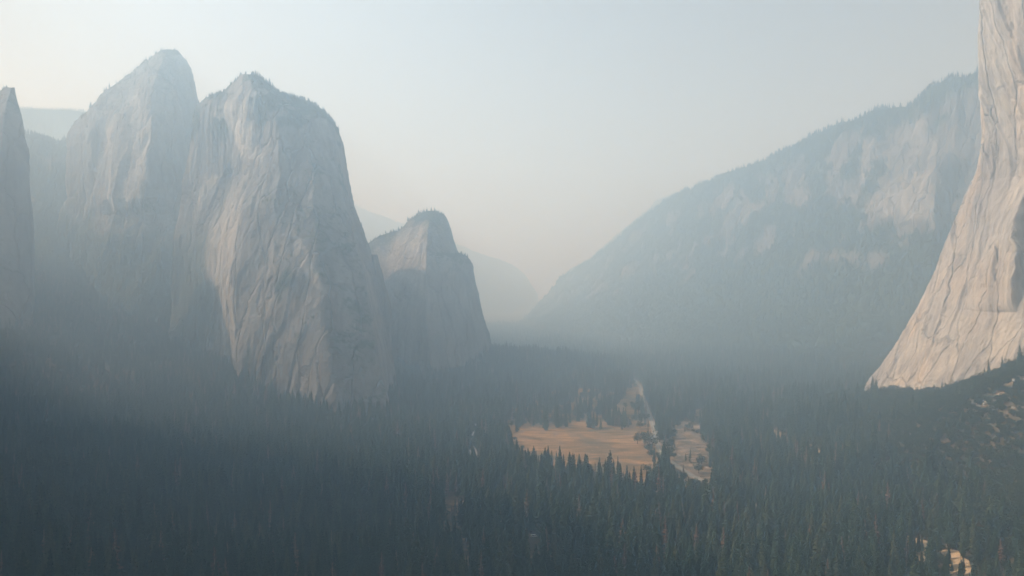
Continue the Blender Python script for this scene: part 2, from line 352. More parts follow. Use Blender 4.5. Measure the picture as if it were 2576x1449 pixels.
# ------------------------------------------------------------------ rock masses
ROCKS = []
def rock(name, G, nr, nc, mat, label, amp=1.0, wrap=True, soft=5, veg0=0.62, seed=0.0, slant=0.0, keep_top=0.0, cat='granite cliff', vegfn=None, extra=None, hveg=False, even=False, fl=1.0, sunlit_pale=()):
    A = resample(G, nr, nc, soft, wrap, even)
    n = normals(A, wrap)
    cen = A.reshape(-1, 3).mean(0)
    if wrap:
        ctr = A.mean(1, keepdims=True); sgn = np.sign(((A-ctr)*n).sum(-1).mean()); n = n*sgn
    else:
        n = n*np.sign(-(n[..., 1]).mean())
    X, Y, Z = A[..., 0], A[..., 1], A[..., 2]
    Xs = X + slant*(Z-300)
    s = seed
    d = 17*fbm(Xs/170+s, Y/170, Z/420, 2)
    rid = 1-np.abs(fbm(Xs/75+s*2, Y/75, Z/620+3, 2)); d = d + 5*fl*(rid-0.6)
    cr = fbm(Xs/26+s, Y/26, Z/260, 3); d = d + 2.2*fl*cr*sstep(-0.3, 0.5, fbm(X/130+s, Y/130, Z/130, 2))
    step = np.floor(4*fbm(X/70-s, Y/70, Z/110, 3)+0.5)/4; d = d + 7*step
    d = d + 2.2*fl*fbm(X/10, Y/10, Z/16+s, 3)
    if hveg: d = d + 26*((1-np.abs(fbm(X/190+s, Y/190, Z/900, 2)))-0.6) + 10*((1-np.abs(fbm(X/70+s, Y/70, Z/500, 2)))-0.6)
    if hveg: d = d*(0.45+0.78*sstep(0, 120, Z.max(0, keepdims=True)-Z))
    if hveg: d = d*(0.25 + 0.75*sstep(0.35, 0.5, (Z-Z[-1:, :])/(Z.max(0, keepdims=True)-Z[-1:, :]+1)))
    if extra is not None: d = d + extra(X, Y, Z)/max(amp, .01)
    fadeT = np.ones(nr)[:, None]
    if keep_top: fadeT = sstep(0, keep_top, np.arange(nr)/nr)[:, None]*0.88+0.12
    A = A + n*(d*amp*fadeT)[..., None]
    n2 = normals(A, wrap)*(sgn if wrap else np.sign(-(n[..., 1]).mean()) )
    up = np.abs(n2[..., 2])
    veg = sstep(veg0-0.10, veg0+0.10, up + 0.16*fbm(X/40, Y/40, Z/40, 3))
    if hveg:                                           # ridges: woods below, cliffs above, a wooded crest
        zc = Z.max(0, keepdims=True); zf = Z[-1:, :]; h = (Z-zf)/(zc-zf+1)
        pxx = CW + F*X/Y
        nz = fbm(X/170, Y/170, Z/170+seed, 4)
        rocky = sstep(0.02, 0.22, nz + 0.32*sstep(2080, 2300, pxx) - 0.22*sstep(2100, 1800, pxx) + 0.5*(0.72-up) - 0.10)
        band = sstep(0.36, 0.44, h + 0.10*nz)*(1-sstep(0.90, 0.95, h + 0.05*nz))
        veg = 1 - rocky*band
    if vegfn is not None: veg = np.clip(np.maximum(veg, vegfn(X, Y, Z)), 0, 1)
    fr = np.zeros_like(veg)                            # sunlit faces painted into the colour as paler rock; pale cliffs on the ridge
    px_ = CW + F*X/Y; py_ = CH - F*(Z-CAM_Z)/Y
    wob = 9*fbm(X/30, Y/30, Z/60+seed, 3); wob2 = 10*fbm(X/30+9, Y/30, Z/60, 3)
    for poly, am in sunlit_pale:
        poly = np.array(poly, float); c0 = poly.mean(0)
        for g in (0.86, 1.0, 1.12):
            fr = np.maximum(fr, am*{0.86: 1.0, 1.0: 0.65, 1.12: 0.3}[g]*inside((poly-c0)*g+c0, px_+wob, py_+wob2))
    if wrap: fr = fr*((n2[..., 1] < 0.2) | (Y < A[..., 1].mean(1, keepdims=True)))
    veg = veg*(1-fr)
    V = A.reshape(-1, 3); Fc = grid_faces(nr, nc, wrap)
    if wrap:                                           # close the summit
        V = np.concatenate([V, A[0].mean(0)[None]]); k = len(V)-1
        i = np.arange(nc); cap = np.stack([np.full(nc, k), i, (i+1) % nc, (i+1) % nc], -1)[:, [0, 1, 2]]
        vegf = np.concatenate([veg.ravel(), [veg[0].mean()]]); fr = np.concatenate([fr.ravel(), [0]])
    else: cap = None; vegf = veg.ravel()
    o = mesh_np(name, V, Fc, mat, attrs={'veg': vegf, 'sunlit_pale': fr})
    if cap is not None:
        import bmesh
        bm = bmesh.new(); bm.from_mesh(o.data); bm.verts.ensure_lookup_table()
        for a, b, c in cap:
            try: bm.faces.new((bm.verts[a], bm.verts[b], bm.verts[c])).smooth = True
            except ValueError: pass
        bmesh.ops.recalc_face_normals(bm, faces=bm.faces); bm.to_mesh(o.data); bm.free()
    tag(o, label, cat, None, 'structure')
    ROCKS.append((o, A, veg, n2)); return o

def rows(tab):                       # each row: py, [(px, depth), ...]
    return [[P(px, py, d) for px, d in r] for py, r in tab]

def flakes(c, Z, width, h, seed):        # overlapping slabs, each rising slowly and breaking off sharply on one side
    w_ = c/width + 0.8*fbm(c/260+seed, Z/330, Z*0+seed, 3)
    f = w_ - np.floor(w_); g = np.floor(w_)*7.31+seed
    gate = sstep(0.0, 0.35, perlin(g, Z/150+g, Z*0+seed*2))
    return h*gate*f**2*sstep(1.0, 0.93, f)
# middle rock, the broad dome
MC = rows([
 (187, [(604,1960),(605,1920),(609,1905),(615,1890),(622,1880),(632,1880),(642,1900),(646,1930),(638,1980),(620,1990)]),
 (205, [(595,2020),(590,1940),(597,1900),(608,1860),(630,1840),(648,1845),(662,1880),(672,1930),(668,2030),(630,2050)]),
 (234, [(575,2060),(562,1950),(575,1900),(602,1850),(640,1820),(670,1825),(694,1870),(706,1930),(700,2060),(630,2080)]),
 (252, [(540,2080),(520,1960),(545,1910),(605,1840),(655,1800),(700,1800),(742,1850),(764,1920),(760,2090),(640,2110)]),
 (275, [(515,2090),(497,1970),(530,1920),(615,1830),(665,1785),(720,1780),(775,1830),(800,1910),(790,2100),(640,2130)]),
 (305, [(505,2100),(487,1980),(530,1920),(640,1815),(690,1765),(760,1760),(812,1810),(836,1900),(820,2120),(640,2150)]),
 (370, [(500,2100),(480,1985),(560,1905),(650,1790),(700,1740),(780,1735),(838,1790),(860,1880),(850,2130),(640,2160)]),
 (440, [(490,2110),(470,1985),(590,1880),(640,1765),(700,1710),(790,1700),(852,1760),(877,1860),(860,2140),(630,2170)]),
 (520, [(480,2110),(455,1985),(572,1870),(604,1735),(690,1680),(790,1665),(866,1730),(890,1840),(880,2140),(620,2180)]),
 (615, [(470,2110),(440,1985),(532,1850),(585,1705),(690,1645),(800,1620),(895,1690),(925,1820),(920,2140),(620,2180)]),
 (700, [(460,2110),(430,1980),(530,1830),(576,1680),(690,1615),(810,1580),(915,1640),(946,1790),(945,2140),(620,2180)]),
 (800, [(450,2110),(420,1960),(548,1790),(582,1655),(690,1590),(820,1540),(935,1590),(963,1760),(970,2140),(620,2180)]),
 (900, [(440,2110),(410,1930),(562,1740),(592,1630),(700,1570),(830,1500),(955,1540),(977,1720),(985,2140),(620,2180)]),
 (1010,[(440,2110),(410,1900),(580,1700),(620,1610),(720,1550),(850,1470),(975,1500),(990,1690),(1000,2140),(620,2180)]),
 (1110,[(440,2110),(410,1880),(590,1680),(640,1600),(730,1540),(860,1460),(985,1490),(1000,1680),(1010,2140),(620,2180)])])
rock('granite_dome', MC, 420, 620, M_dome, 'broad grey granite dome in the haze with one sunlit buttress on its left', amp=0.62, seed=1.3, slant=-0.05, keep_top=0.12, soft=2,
     sunlit_pale=[([(598,488),(608,500),(592,600),(580,700),(590,760),(594,850),(575,893),(560,860),(556,760),(532,700),(515,650),(528,590),(562,525)], 0.6),  # sunlit side of the left buttress, painted into the colour
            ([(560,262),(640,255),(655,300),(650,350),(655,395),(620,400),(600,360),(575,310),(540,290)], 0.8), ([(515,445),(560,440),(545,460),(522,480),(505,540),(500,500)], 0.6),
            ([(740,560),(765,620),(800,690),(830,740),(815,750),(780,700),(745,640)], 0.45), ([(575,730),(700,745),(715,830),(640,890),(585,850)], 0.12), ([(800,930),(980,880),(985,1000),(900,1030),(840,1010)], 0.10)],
     vegfn=lambda X, Y, Z: 0.85*np.maximum(sstep(0.12, 0.42, fbm(X/70+5, Y/70, Z/110, 4)-0.9*sstep(560, 660, Z)*-1-0.55), 0.9*sstep(-640, -700, X + 30*fbm(X/40, Y/40, Z/80, 3))*sstep(420, 330, Z)),
     extra=lambda X, Y, Z: flakes(X - 0.13*(Z-300), Z, 55, 3.2, 2.2))
# small buttress leaning on the dome's right side
BT = rows([
 (640, [(925,1900),(930,1850),(938,1840),(946,1850),(950,1900)]),
 (700, [(925,1900),(935,1830),(950,1815),(962,1830),(966,1900)]),
 (770, [(930,1900),(945,1810),(962,1795),(980,1815),(986,1900)]),
 (830, [(930,1900),(945,1800),(965,1790),(978,1810),(984,1900)]),
 (1080,[(930,1900),(950,1780),(970,1770),(985,1790),(990,1900)])])
rock('rock_buttress', BT, 160, 120, M_dome, 'narrow granite buttress leaning on the right side of the broad dome', amp=0.35, seed=6.1)
# higher rock behind it
HC = rows([
 (125, [(410,2430),(408,2395),(415,2375),(427,2365),(436,2372),(443,2390),(440,2430),(426,2440)]),
 (137, [(388,2480),(384,2400),(400,2360),(420,2335),(440,2345),(458,2380),(455,2470),(424,2500)]),
 (155, [(372,2520),(364,2410),(385,2355),(412,2310),(442,2325),(468,2370),(465,2510),(420,2540)]),
 (188, [(345,2550),(332,2420),(360,2350),(402,2280),(440,2300),(478,2360),(476,2540),(410,2570)]),
 (222, [(300,2570),(280,2440),(335,2350),(392,2250),(440,2280),(487,2350),(485,2560),(400,2600)]),
 (262, [(250,2590),(232,2450),(310,2340),(384,2220),(445,2260),(492,2340),(490,2570),(380,2620)]),
 (290, [(215,2600),(200,2460),(290,2330),(380,2200),(450,2250),(498,2340),(500,2580),(370,2640)]),
 (335, [(180,2600),(168,2460),(275,2320),(378,2180),(455,2240),(510,2330),(510,2580),(360,2640)]),
 (420, [(180,2600),(170,2450),(262,2290),(372,2150),(460,2210),(530,2320),(530,2580),(360,2640)]),
 (500, [(190,2600),(180,2440),(262,2260),(360,2130),(460,2190),(540,2310),(540,2580),(360,2640)]),
 (540, [(185,2600),(160,2430),(258,2290),(352,2170),(455,2170),(545,2300),(550,2580),(360,2640)]),
 (640, [(170,2600),(140,2400),(250,2230),(350,2130),(455,2120),(550,2290),(560,2580),(360,2640)]),
 (780, [(150,2600),(100,2350),(240,2150),(350,2060),(460,2040),(560,2280),(570,2580),(360,2640)]),
 (950, [(150,2600),(60,2300),(230,2060),(350,1980),(460,1960),(570,2280),(580,2580),(360,2640)])])
rock('granite_peak', HC, 380, 440, M_dome, 'tallest hazy granite peak, behind and left of the broad dome', seed=4.2, slant=0.02, keep_top=0.12, soft=2,
     sunlit_pale=[([(262,300),(285,280),(290,500),(270,500)], 0.5), ([(335,230),(355,225),(352,420),(338,440)], 0.5), ([(360,300),(378,300),(372,460),(350,500),(330,490)], 0.55), ([(262,490),(330,500),(312,525),(292,530)], 0.9), ([(300,420),(372,400),(360,500),(300,505)], 0.35)],  # sun streaks on the left face painted paler
     vegfn=lambda X, Y, Z: 0.9*sstep(470, 380, Z + 70*fbm(X/60, Y/60, Z/60, 4) + 0.25*(X+1100)))
# spire at the left border
HS = rows([
 (220, [(17,2015),(18,1985),(28,1975),(37,1985),(38,2015),(28,2025)]),
 (234, [(-12,2040),(-4,1985),(24,1965),(38,1980),(40,2030),(22,2050)]),
 (250, [(-40,2050),(-32,1975),(20,1950),(42,1970),(43,2035),(15,2070)]),
 (290, [(-90,2070),(-80,1960),(10,1915),(54,1945),(56,2060),(10,2100)]),
 (380, [(-150,2090),(-130,1950),(5,1880),(66,1920),(68,2080),(0,2120)]),
 (600, [(-230,2120),(-200,1900),(-10,1820),(73,1880),(76,2110),(0,2150)]),
 (850, [(-260,2120),(-240,1820),(-10,1720),(80,1800),(86,2110),(0,2150)]),
 (1000,[(-260,2120),(-240,1800),(-10,1700),(84,1780),(90,2110),(0,2150)])])
rock('granite_spire', HS, 300, 260, M_dome, 'narrow granite spire with a square top at the left edge of the view', amp=0.5, seed=8.8, keep_top=0.25, soft=1)
# lower rock
LC = rows([
 (531, [(1078,2520),(1077,2480),(1080,2465),(1085,2460),(1090,2465),(1094,2480),(1090,2520),(1084,2530)]),
 (542, [(1055,2560),(1048,2470),(1062,2430),(1085,2410),(1098,2420),(1112,2450),(1110,2550),(1080,2570)]),
 (553, [(1035,2580),(1026,2470),(1048,2410),(1082,2370),(1102,2390),(1118,2440),(1116,2570),(1076,2590)]),
 (578, [(1010,2600),(998,2480),(1035,2390),(1078,2320),(1108,2360),(1129,2420),(1128,2590),(1070,2620)]),
 (596, [(975,2610),(963,2490),(1020,2380),(1075,2295),(1110,2340),(1135,2410),(1134,2600),(1060,2640)]),
 (616, [(940,2620),(930,2500),(1005,2375),(1073,2275),(1112,2330),(1141,2400),(1140,2610),(1050,2650)]),
 (637, [(920,2620),(905,2500),(995,2365),(1072,2260),(1116,2315),(1152,2400),(1150,2620),(1050,2650)]),
 (644, [(915,2620),(900,2500),(992,2360),(1072,2255),(1120,2305),(1173,2390),(1170,2620),(1050,2650)]),
 (665, [(910,2620),(895,2500),(985,2350),(1072,2245),(1125,2290),(1186,2380),(1180,2620),(1050,2650)]),
 (720, [(900,2620),(885,2490),(975,2330),(1073,2220),(1130,2260),(1197,2365),(1190,2620),(1050,2650)]),
 (770, [(890,2620),(870,2480),(965,2310),(1075,2200),(1135,2240),(1209,2355),(1200,2620),(1050,2650)]),
 (840, [(880,2620),(860,2470),(955,2290),(1078,2180),(1140,2220),(1226,2345),(1220,2620),(1050,2650)]),
 (980, [(870,2620),(850,2450),(945,2260),(1080,2150),(1145,2190),(1240,2335),(1240,2620),(1050,2650)])])
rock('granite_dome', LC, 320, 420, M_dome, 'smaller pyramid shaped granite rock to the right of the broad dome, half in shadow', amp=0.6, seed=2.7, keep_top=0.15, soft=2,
     sunlit_pale=[([(1000,590),(1030,575),(1072,560),(1080,640),(1075,750),(1050,735),(990,690),(955,650)], 0.55), ([(1030,610),(1075,600),(1072,625),(1035,630)], 0.8)])  # lit left half painted paler

# tall pale wall at the right border, its leaning nose nearest the meadow
def wallrow(py, edge, de, offs):
    X, Y, Z = P(edge, py, de); q = X/Y + 0.05; r = [(X+q*500+60, Y+500, Z), (X+q*260+12, Y+260, Z), (X+q*70+2, Y+70, Z), (X, Y, Z)]
    for dx, dy in offs: r.append((X+dx, Y-dy, Z))
    r += [(X+dx+60, Y-900, Z), (X+500, Y-900, Z), (X+900, Y+500, Z)]
    return r
def wall_relief(X, Y, Z):
    c = -Y + 0.30*(Z-300)
    d = flakes(c, Z, 48, 5, 3.3) + flakes(c+17, Z, 19, 2.0, 8.1)
    on = sstep(1500, 1460, Y)*sstep(700, 760, Y)
    # the big flake with the deep shadow beside it
    for y0, z0, z1, h, wd, ln in ((1204, 215, 430, 32, 85, 0.10), (1150, 60, 190, 7, 40, 0.30), (1120, 300, 520, 9, 45, -0.25), (1252, 250, 330, 7, 30, 0.2), (1165, 520, 640, 10, 60, 0.35)):
        yy = Y - (y0 + ln*(Z-(z0+z1)/2) + 7*perlin(Z/26, Z*0, Z*0+y0)); t = np.clip((Z-z0)/(z1-z0), 0, 1)
        d = d + h*np.sin(np.pi*t)**0.6*np.exp(-np.maximum(yy, 0)/wd)*sstep(-3, 1.5, yy)
    return d*on
EC = [wallrow(-260, 2500, 1270, [(12,70),(28,140),(40,210),(54,280),(62,340),(72,470),(85,620)]),
      wallrow(-60, 2473, 1300, [(10,70),(24,140),(38,210),(50,280),(58,340),(68,470),(80,620)]),
      wallrow(110, 2467, 1330, [(10,70),(22,140),(34,210),(44,280),(52,340),(62,470),(75,620)]),
      wallrow(220, 2470, 1345, [(10,70),(20,140),(30,210),(40,280),(50,340),(60,470),(75,620)]),
      wallrow(330, 2474, 1360, [(8,70),(16,140),(26,210),(36,280),(48,340),(62,470),(78,620)]),
      wallrow(400, 2462, 1372, [(6,70),(12,140),(22,210),(34,280),(46,340),(62,470),(78,620)]),
      wallrow(470, 2440, 1385, [(5,70),(10,140),(18,210),(44,280),(54,340),(66,470),(82,620)]),
      wallrow(560, 2408, 1400, [(5,70),(8,140),(14,210),(50,280),(60,340),(72,470),(88,620)]),
      wallrow(660, 2366, 1420, [(4,70),(6,140),(14,210),(42,280),(54,340),(70,470),(88,620)]),
      wallrow(760, 2316, 1440, [(4,70),(6,140),(12,210),(24,280),(40,340),(62,470),(84,620)]),
      wallrow(860, 2262, 1465, [(6,70),(6,140),(10,210),(18,280),(32,340),(52,470),(76,620)]),
      wallrow(940, 2208, 1485, [(6,70),(6,140),(8,210),(14,280),(24,340),(42,470),(66,620)]),
      wallrow(1060, 2110, 1500, [(6,70),(4,140),(6,210),(10,280),(18,340),(32,470),(56,620)])]
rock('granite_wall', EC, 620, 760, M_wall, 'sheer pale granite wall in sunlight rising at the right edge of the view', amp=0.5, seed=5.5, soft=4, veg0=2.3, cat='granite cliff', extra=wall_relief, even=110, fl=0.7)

# ------------------------------------------------------------------ ridges
def ridge(name, cols, nr, nc, mat, label, amp=1.0, seed=0.0, veg0=0.55, cat='mountain ridge', soft=3, sunlit_pale=()):
    """cols: per column a list of (px, py, depth) from crest to foot; a back slope is added behind the crest"""
    G = []
    for c in cols:
        pts = [P(*q) for q in c]; x, y, z = pts[0]
        G.append([(x*1.0+200, y+1500, z-700), (x+60, y+450, z-140), (x+12, y+90, z-14)] + pts)
    G = np.array(G).transpose(1, 0, 2)
    return rock(name, G, nr, nc, mat, label, amp=amp, wrap=False, soft=soft, veg0=veg0, seed=seed, cat=cat, hveg=True, sunlit_pale=sunlit_pale)
RG = [
 [(2640,140,2500),(2640,180,2470),(2640,300,2430),(2640,420,2400),(2640,600,2330),(2640,800,2100),(2640,1000,1700)],
 [(2540,165,2560),(2540,200,2520),(2540,320,2480),(2540,430,2440),(2540,600,2360),(2540,800,2120),(2540,1000,1750)],
 [(2470,178,2620),(2470,205,2580),(2470,330,2540),(2470,440,2500),(2465,590,2400),(2450,800,2150),(2430,990,1800)],
 [(2400,193,2700),(2400,215,2650),(2395,340,2600),(2392,440,2560),(2388,585,2470),(2370,800,2200),(2340,985,1850)],
 [(2345,210,2760),(2345,225,2720),(2350,350,2650),(2352,430,2550),(2352,580,2420),(2330,800,2230),(2300,980,1900)],
 [(2292,255,2830),(2290,270,2800),(2285,350,2740),(2270,450,2640),(2250,570,2530),(2260,790,2320),(2240,975,1950)],
 [(2200,277,3000),(2195,300,2950),(2190,370,2880),(2180,460,2780),(2165,520,2700),(2170,780,2430),(2150,965,2080)],
 [(2100,307,3200),(2098,330,3140),(2095,400,3050),(2090,460,2980),(2085,520,2900),(2080,770,2600),(2060,950,2250)],
 [(2000,358,3400),(2000,380,3340),(1995,430,3260),(1990,480,3190),(1985,540,3100),(1980,760,2800),(1960,930,2480)],
 [(1930,396,3600),(1930,415,3540),(1925,460,3450),(1920,510,3380),(1915,570,3280),(1900,760,3000),(1870,910,2700)],
 [(1800,445,3950),(1800,460,3900),(1795,500,3800),(1790,550,3700),(1780,620,3580),(1760,770,3250),(1720,890,2980)],
 [(1700,485,4350),(1700,505,4300),(1695,540,4200),(1690,590,4080),(1680,660,3900),(1650,780,3500),(1610,870,3300)],
 [(1645,521,4600),(1643,545,4550),(1635,580,4450),(1628,630,4300),(1615,690,4100),(1585,790,3700),(1540,860,3500)],
 [(1560,590,5000),(1557,612,4950),(1550,640,4800),(1542,680,4600),(1525,725,4400),(1490,795,4050),(1450,850,3800)],
 [(1490,648,5400),(1482,675,5350),(1472,705,5200),(1460,735,5000),(1440,765,4700),(1410,805,4400),(1380,845,4000)],
 [(1412,694,5750),(1408,718,5700),(1396,745,5450),(1370,795,5200),(1350,808,4900),(1330,822,4600),(1310,840,4200)],
 [(1330,792,6200),(1328,796,6150),(1322,800,5900),(1310,806,5600),(1300,814,5200),(1285,826,4800),(1270,842,4300)]]
ridge('mountain_ridge', RG[::-1], 330, 900, M_ridge, 'long forested ridge with pale cliffs sloping down to the hazy valley on the right', amp=1.2, seed=3.1, veg0=0.50,
      sunlit_pale=[([(2152,372),(2185,355),(2222,372),(2222,430),(2195,475),(2160,455)], 0.3), ([(2290,262),(2312,262),(2330,330),(2350,345),(2345,385),(2290,400),(2286,330)], 0.3),
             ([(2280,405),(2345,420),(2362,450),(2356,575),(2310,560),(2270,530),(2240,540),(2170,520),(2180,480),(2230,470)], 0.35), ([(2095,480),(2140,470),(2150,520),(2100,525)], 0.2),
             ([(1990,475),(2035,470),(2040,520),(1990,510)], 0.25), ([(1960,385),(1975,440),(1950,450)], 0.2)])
RB = [
 [(1900,420,6600),(1890,600,6200),(1880,840,5600)],
 [(1700,483,6500),(1690,640,6100),(1680,840,5500)],
 [(1650,505,6500),(1640,640,6100),(1630,840,5500)],
 [(1600,550,6600),(1590,660,6200),(1580,840,5600)],
 [(1545,598,6700),(1540,690,6300),(1530,840,5700)],
 [(1485,648,6900),(1480,720,6400),(1470,840,5800)],
 [(1420,688,7000),(1415,760,6500),(1405,840,5900)],
 [(1402,722,7000),(1395,780,6500),(1385,840,5900)],
 [(1340,770,7200),(1330,800,6700),(1320,840,6100)]]
RB = [[(a, b, c*1.12) for a, b, c in q] for q in RB]
ridge('mountain_ridge', RB[::-1], 120, 260, M_ridge, 'faint stepped ridge end showing beyond the long forested ridge', amp=1.6, seed=9.1)
RL = [
 [(700,430,6000),(700,600,5500),(720,850,4800)],
 [(850,495,6000),(850,640,5500),(870,850,4800)],
 [(895,517,6000),(900,660,5500),(920,850,4800)],
 [(1000,557,6100),(1000,680,5600),(1010,850,4900)],
 [(1060,575,6300),(1060,700,5700),(1070,850,5000)],
 [(1150,612,6600),(1150,720,6000),(1160,850,5300)],
 [(1215,640,6800),(1215,740,6200),(1220,850,5500)],
 [(1285,662,7000),(1285,760,6400),(1290,850,5700)],
 [(1320,690,7200),(1320,770,6600),(1322,850,5900)],
 [(1350,740,7400),(1350,790,6800),(1350,850,6100)]]
RL = [[(a, b, c*1.3) for a, b, c in q] for q in RL]
ridge('mountain_ridge', RL, 120, 260, M_ridge, 'very faint far ridge sloping down behind the smaller pyramid rock', amp=1.2, seed=7.7)
RF = [
 [(-500,240,4600),(-500,500,4200),(-500,850,3600)],
 [(-100,262,4600),(-100,500,4200),(-100,850,3600)],
 [(60,267,4600),(60,500,4200),(60,850,3600)],
 [(130,270,4600),(130,500,4200),(130,850,3600)],
 [(200,274,4600),(200,500,4200),(200,850,3600)],
 [(400,285,4700),(400,500,4300),(400,850,3700)],
 [(560,330,4900),(560,520,4500),(560,850,3900)]]
ridge('mountain_ridge', RF, 100, 200, M_ridge, 'far tree lined ridge in the gap beside the left spire', amp=0.8, seed=12.7)
RS = [
 [(-200,330,2900),(-200,500,2700),(-200,700,2400),(-200,900,1900)],
 [(40,328,2850),(40,480,2650),(40,700,2350),(40,900,1900)],
 [(75,335,2800),(75,480,2620),(75,700,2300),(85,900,1880)],
 [(120,356,2780),(120,490,2600),(125,700,2250),(130,900,1860)],
 [(165,345,2800),(165,490,2600),(170,700,2250),(180,900,1850)],
 [(260,330,2900),(250,500,2650),(250,700,2300),(250,900,1850)]]
ridge('forested_slope', RS, 160, 200, M_ridge, 'steep forested saddle between the left spire and the tallest peak', amp=0.7, seed=15.7, cat='mountain slope')

# unseen cliff added outside the view on the left to shade the near forest and haze
LW = []
for yy, xt, zt in ((-700, -900, 760), (-300, -760, 880), (0, -700, 900), (300, -680, 905), (600, -700, 900), (850, -780, 880), (1050, -860, 850), (1200, -930, 800), (1330, -1080, 680), (1450, -1260, 560)):
    LW.append([(xt-900, yy, 120), (xt-300, yy, zt-160), (xt-60, yy, zt-8), (xt, yy, zt), (xt+14, yy, zt-60), (xt+35, yy, zt*.7), (xt+55, yy, zt*.5), (xt+80, yy, 260), (xt+95, yy, 100)])
rock('shade_cliff', np.array(LW).transpose(1, 0, 2), 160, 260, M_dome, 'added granite cliff out of view on the left that shades the near forest', amp=0.6, wrap=False, seed=21.0)

# ------------------------------------------------------------------ trees
def conifer_geo(seed, H=40, R=4.6, base=0.16, nlev=30, dense=8, ragged=0.35, dead=False):
    r = random.Random(seed); V = []; Fq = []
    lean = (r.uniform(-.6, .6), r.uniform(-.6, .6))
    for k in range(nlev):
        t = (k + r.uniform(-.3, .3))/nlev; z = H*(base + (1-base)*t)*0.985
        rr = R*((1-t)**0.78)*(0.55+0.45*min(1, t*6+0.35))*(1+r.uniform(-ragged, ragged)*0.6) + 0.25
        nb = max(4, int(dense*(1-0.45*t))); a0 = r.random()*6.28
        for j in range(nb):
            if dead and r.random() < 0.35: continue
            a = a0 + j*6.283/nb + r.uniform(-.35, .35); L = rr*(1+r.uniform(-ragged, ragged*0.7))
            ca, sa = math.cos(a), math.sin(a); dz = -0.28*L + r.uniform(-.15, .35); wd = L*r.uniform(.26, .42) + 0.15
            cx, cy = lean[0]*t, lean[1]*t
            zz = z + r.uniform(-.35, .35)*H/nlev
            p0 = (cx, cy, zz+0.25); pm = (cx+ca*L*.55, cy+sa*L*.55, zz+dz*.35+.30); pe = (cx+ca*L, cy+sa*L, zz+dz)
            l = (pm[0]-sa*wd, pm[1]+ca*wd, pm[2]-.45-wd*.25); q = (pm[0]+sa*wd, pm[1]-ca*wd, pm[2]-.45-wd*.25)
            i = len(V); V += [p0, l, pe, q, pm]; Fq += [(i, i+1, i+4), (i+1, i+2, i+4), (i+2, i+3, i+4), (i+3, i, i+4)]
            # hanging spray below the branch
            V += [(cx+ca*L*.25, cy+sa*L*.25, zz-.1), (cx+ca*L*.85, cy+sa*L*.85, zz+dz*.8-.2), (cx+ca*L*.6+r.uniform(-.4, .4), cy+sa*L*.6+r.uniform(-.4, .4), zz+dz*.6-1.1-r.random())]
            Fq += [(i+5, i+6, i+7)]
    i = len(V); V += [(lean[0], lean[1], H), (lean[0]+.35, lean[1], H-2.4), (lean[0]-.2, lean[1]+.3, H-2.4), (lean[0]-.2, lean[1]-.3, H-2.4)]
    Fq += [(i, i+1, i+2), (i, i+2, i+3), (i, i+3, i+1)]
    T = []; TF = []
    for q, (h, rad) in enumerate(((0, .62), (H*.3, .45), (H*.7, .22), (H*.97, .05))):
        for a in range(6): T.append((rad*math.cos(a*1.047)+lean[0]*h/H, rad*math.sin(a*1.047)+lean[1]*h/H, h))
    for q in range(3):
        for a in range(6):
            b = (a+1) % 6; TF.append((q*6+a, q*6+b, (q+1)*6+b)); TF.append((q*6+a, (q+1)*6+b, (q+1)*6+a))
    return np.array(V), np.array(Fq), np.array(T), np.array(TF)
def oak_geo(seed, H=15, R=6.5):
    r = random.Random(seed); V = []; Fq = []
    cl = [(r.uniform(-.6, .6)*R, r.uniform(-.6, .6)*R, H*r.uniform(.38, .82), R*r.uniform(.32, .55)) for _ in range(11)]
    for (cx, cy, cz, cr) in cl:
        for _ in range(90):
            v = Vector((r.gauss(0, 1), r.gauss(0, 1), r.gauss(0, 1))).normalized()*cr*r.uniform(.7, 1.08)
            p = Vector((cx, cy, cz)) + Vector((v.x, v.y, v.z*.8)); s = r.uniform(.45, .95)
            d1 = Vector((r.gauss(0, 1), r.gauss(0, 1), r.gauss(0, .5))).normalized()*s; d2 = Vector((r.gauss(0, 1), r.gauss(0, 1), r.gauss(0, .5))).normalized()*s
            i = len(V); V += [tuple(p+d1), tuple(p+d2), tuple(p-d1*.8)]; Fq.append((i, i+1, i+2))
    T = []; TF = []
    def limb(a, b, ra, rb):
        a = Vector(a); b = Vector(b); d = (b-a).normalized(); u = d.orthogonal().normalized(); v = d.cross(u); i = len(T)
        for c, rad in ((a, ra), (b, rb)):
            for k in range(6): T.append(tuple(c + u*rad*math.cos(k*1.047) + v*rad*math.sin(k*1.047)))
        for k in range(6):
            m = (k+1) % 6; TF.append((i+k, i+m, i+6+m)); TF.append((i+k, i+6+m, i+6+k))
    limb((0, 0, -.5), (0, 0, H*.3), .5, .38)
    for (cx, cy, cz, cr) in cl[:7]: limb((0, 0, H*.27), (cx, cy, cz), .28, .08)
    return np.array(V), np.array(Fq), np.array(T), np.array(TF)
def mk_mesh(name, V, Fc, mats, midx=None):
    me = bpy.data.meshes.new(name); me.vertices.add(len(V)); me.vertices.foreach_set('co', np.asarray(V, np.float32).ravel())
    Fc = np.asarray(Fc, np.int32); me.loops.add(Fc.size); me.loops.foreach_set('vertex_index', Fc.ravel())
    me.polygons.add(len(Fc)); me.polygons.foreach_set('loop_start', np.arange(0, Fc.size, 3, dtype=np.int32))
    if midx is not None: me.polygons.foreach_set('material_index', np.asarray(midx, np.int32))
    me.update(calc_edges=True)
    for m in mats: me.materials.append(m)
    return me
KINDS = []     # name, crown mesh, trunk mesh, height
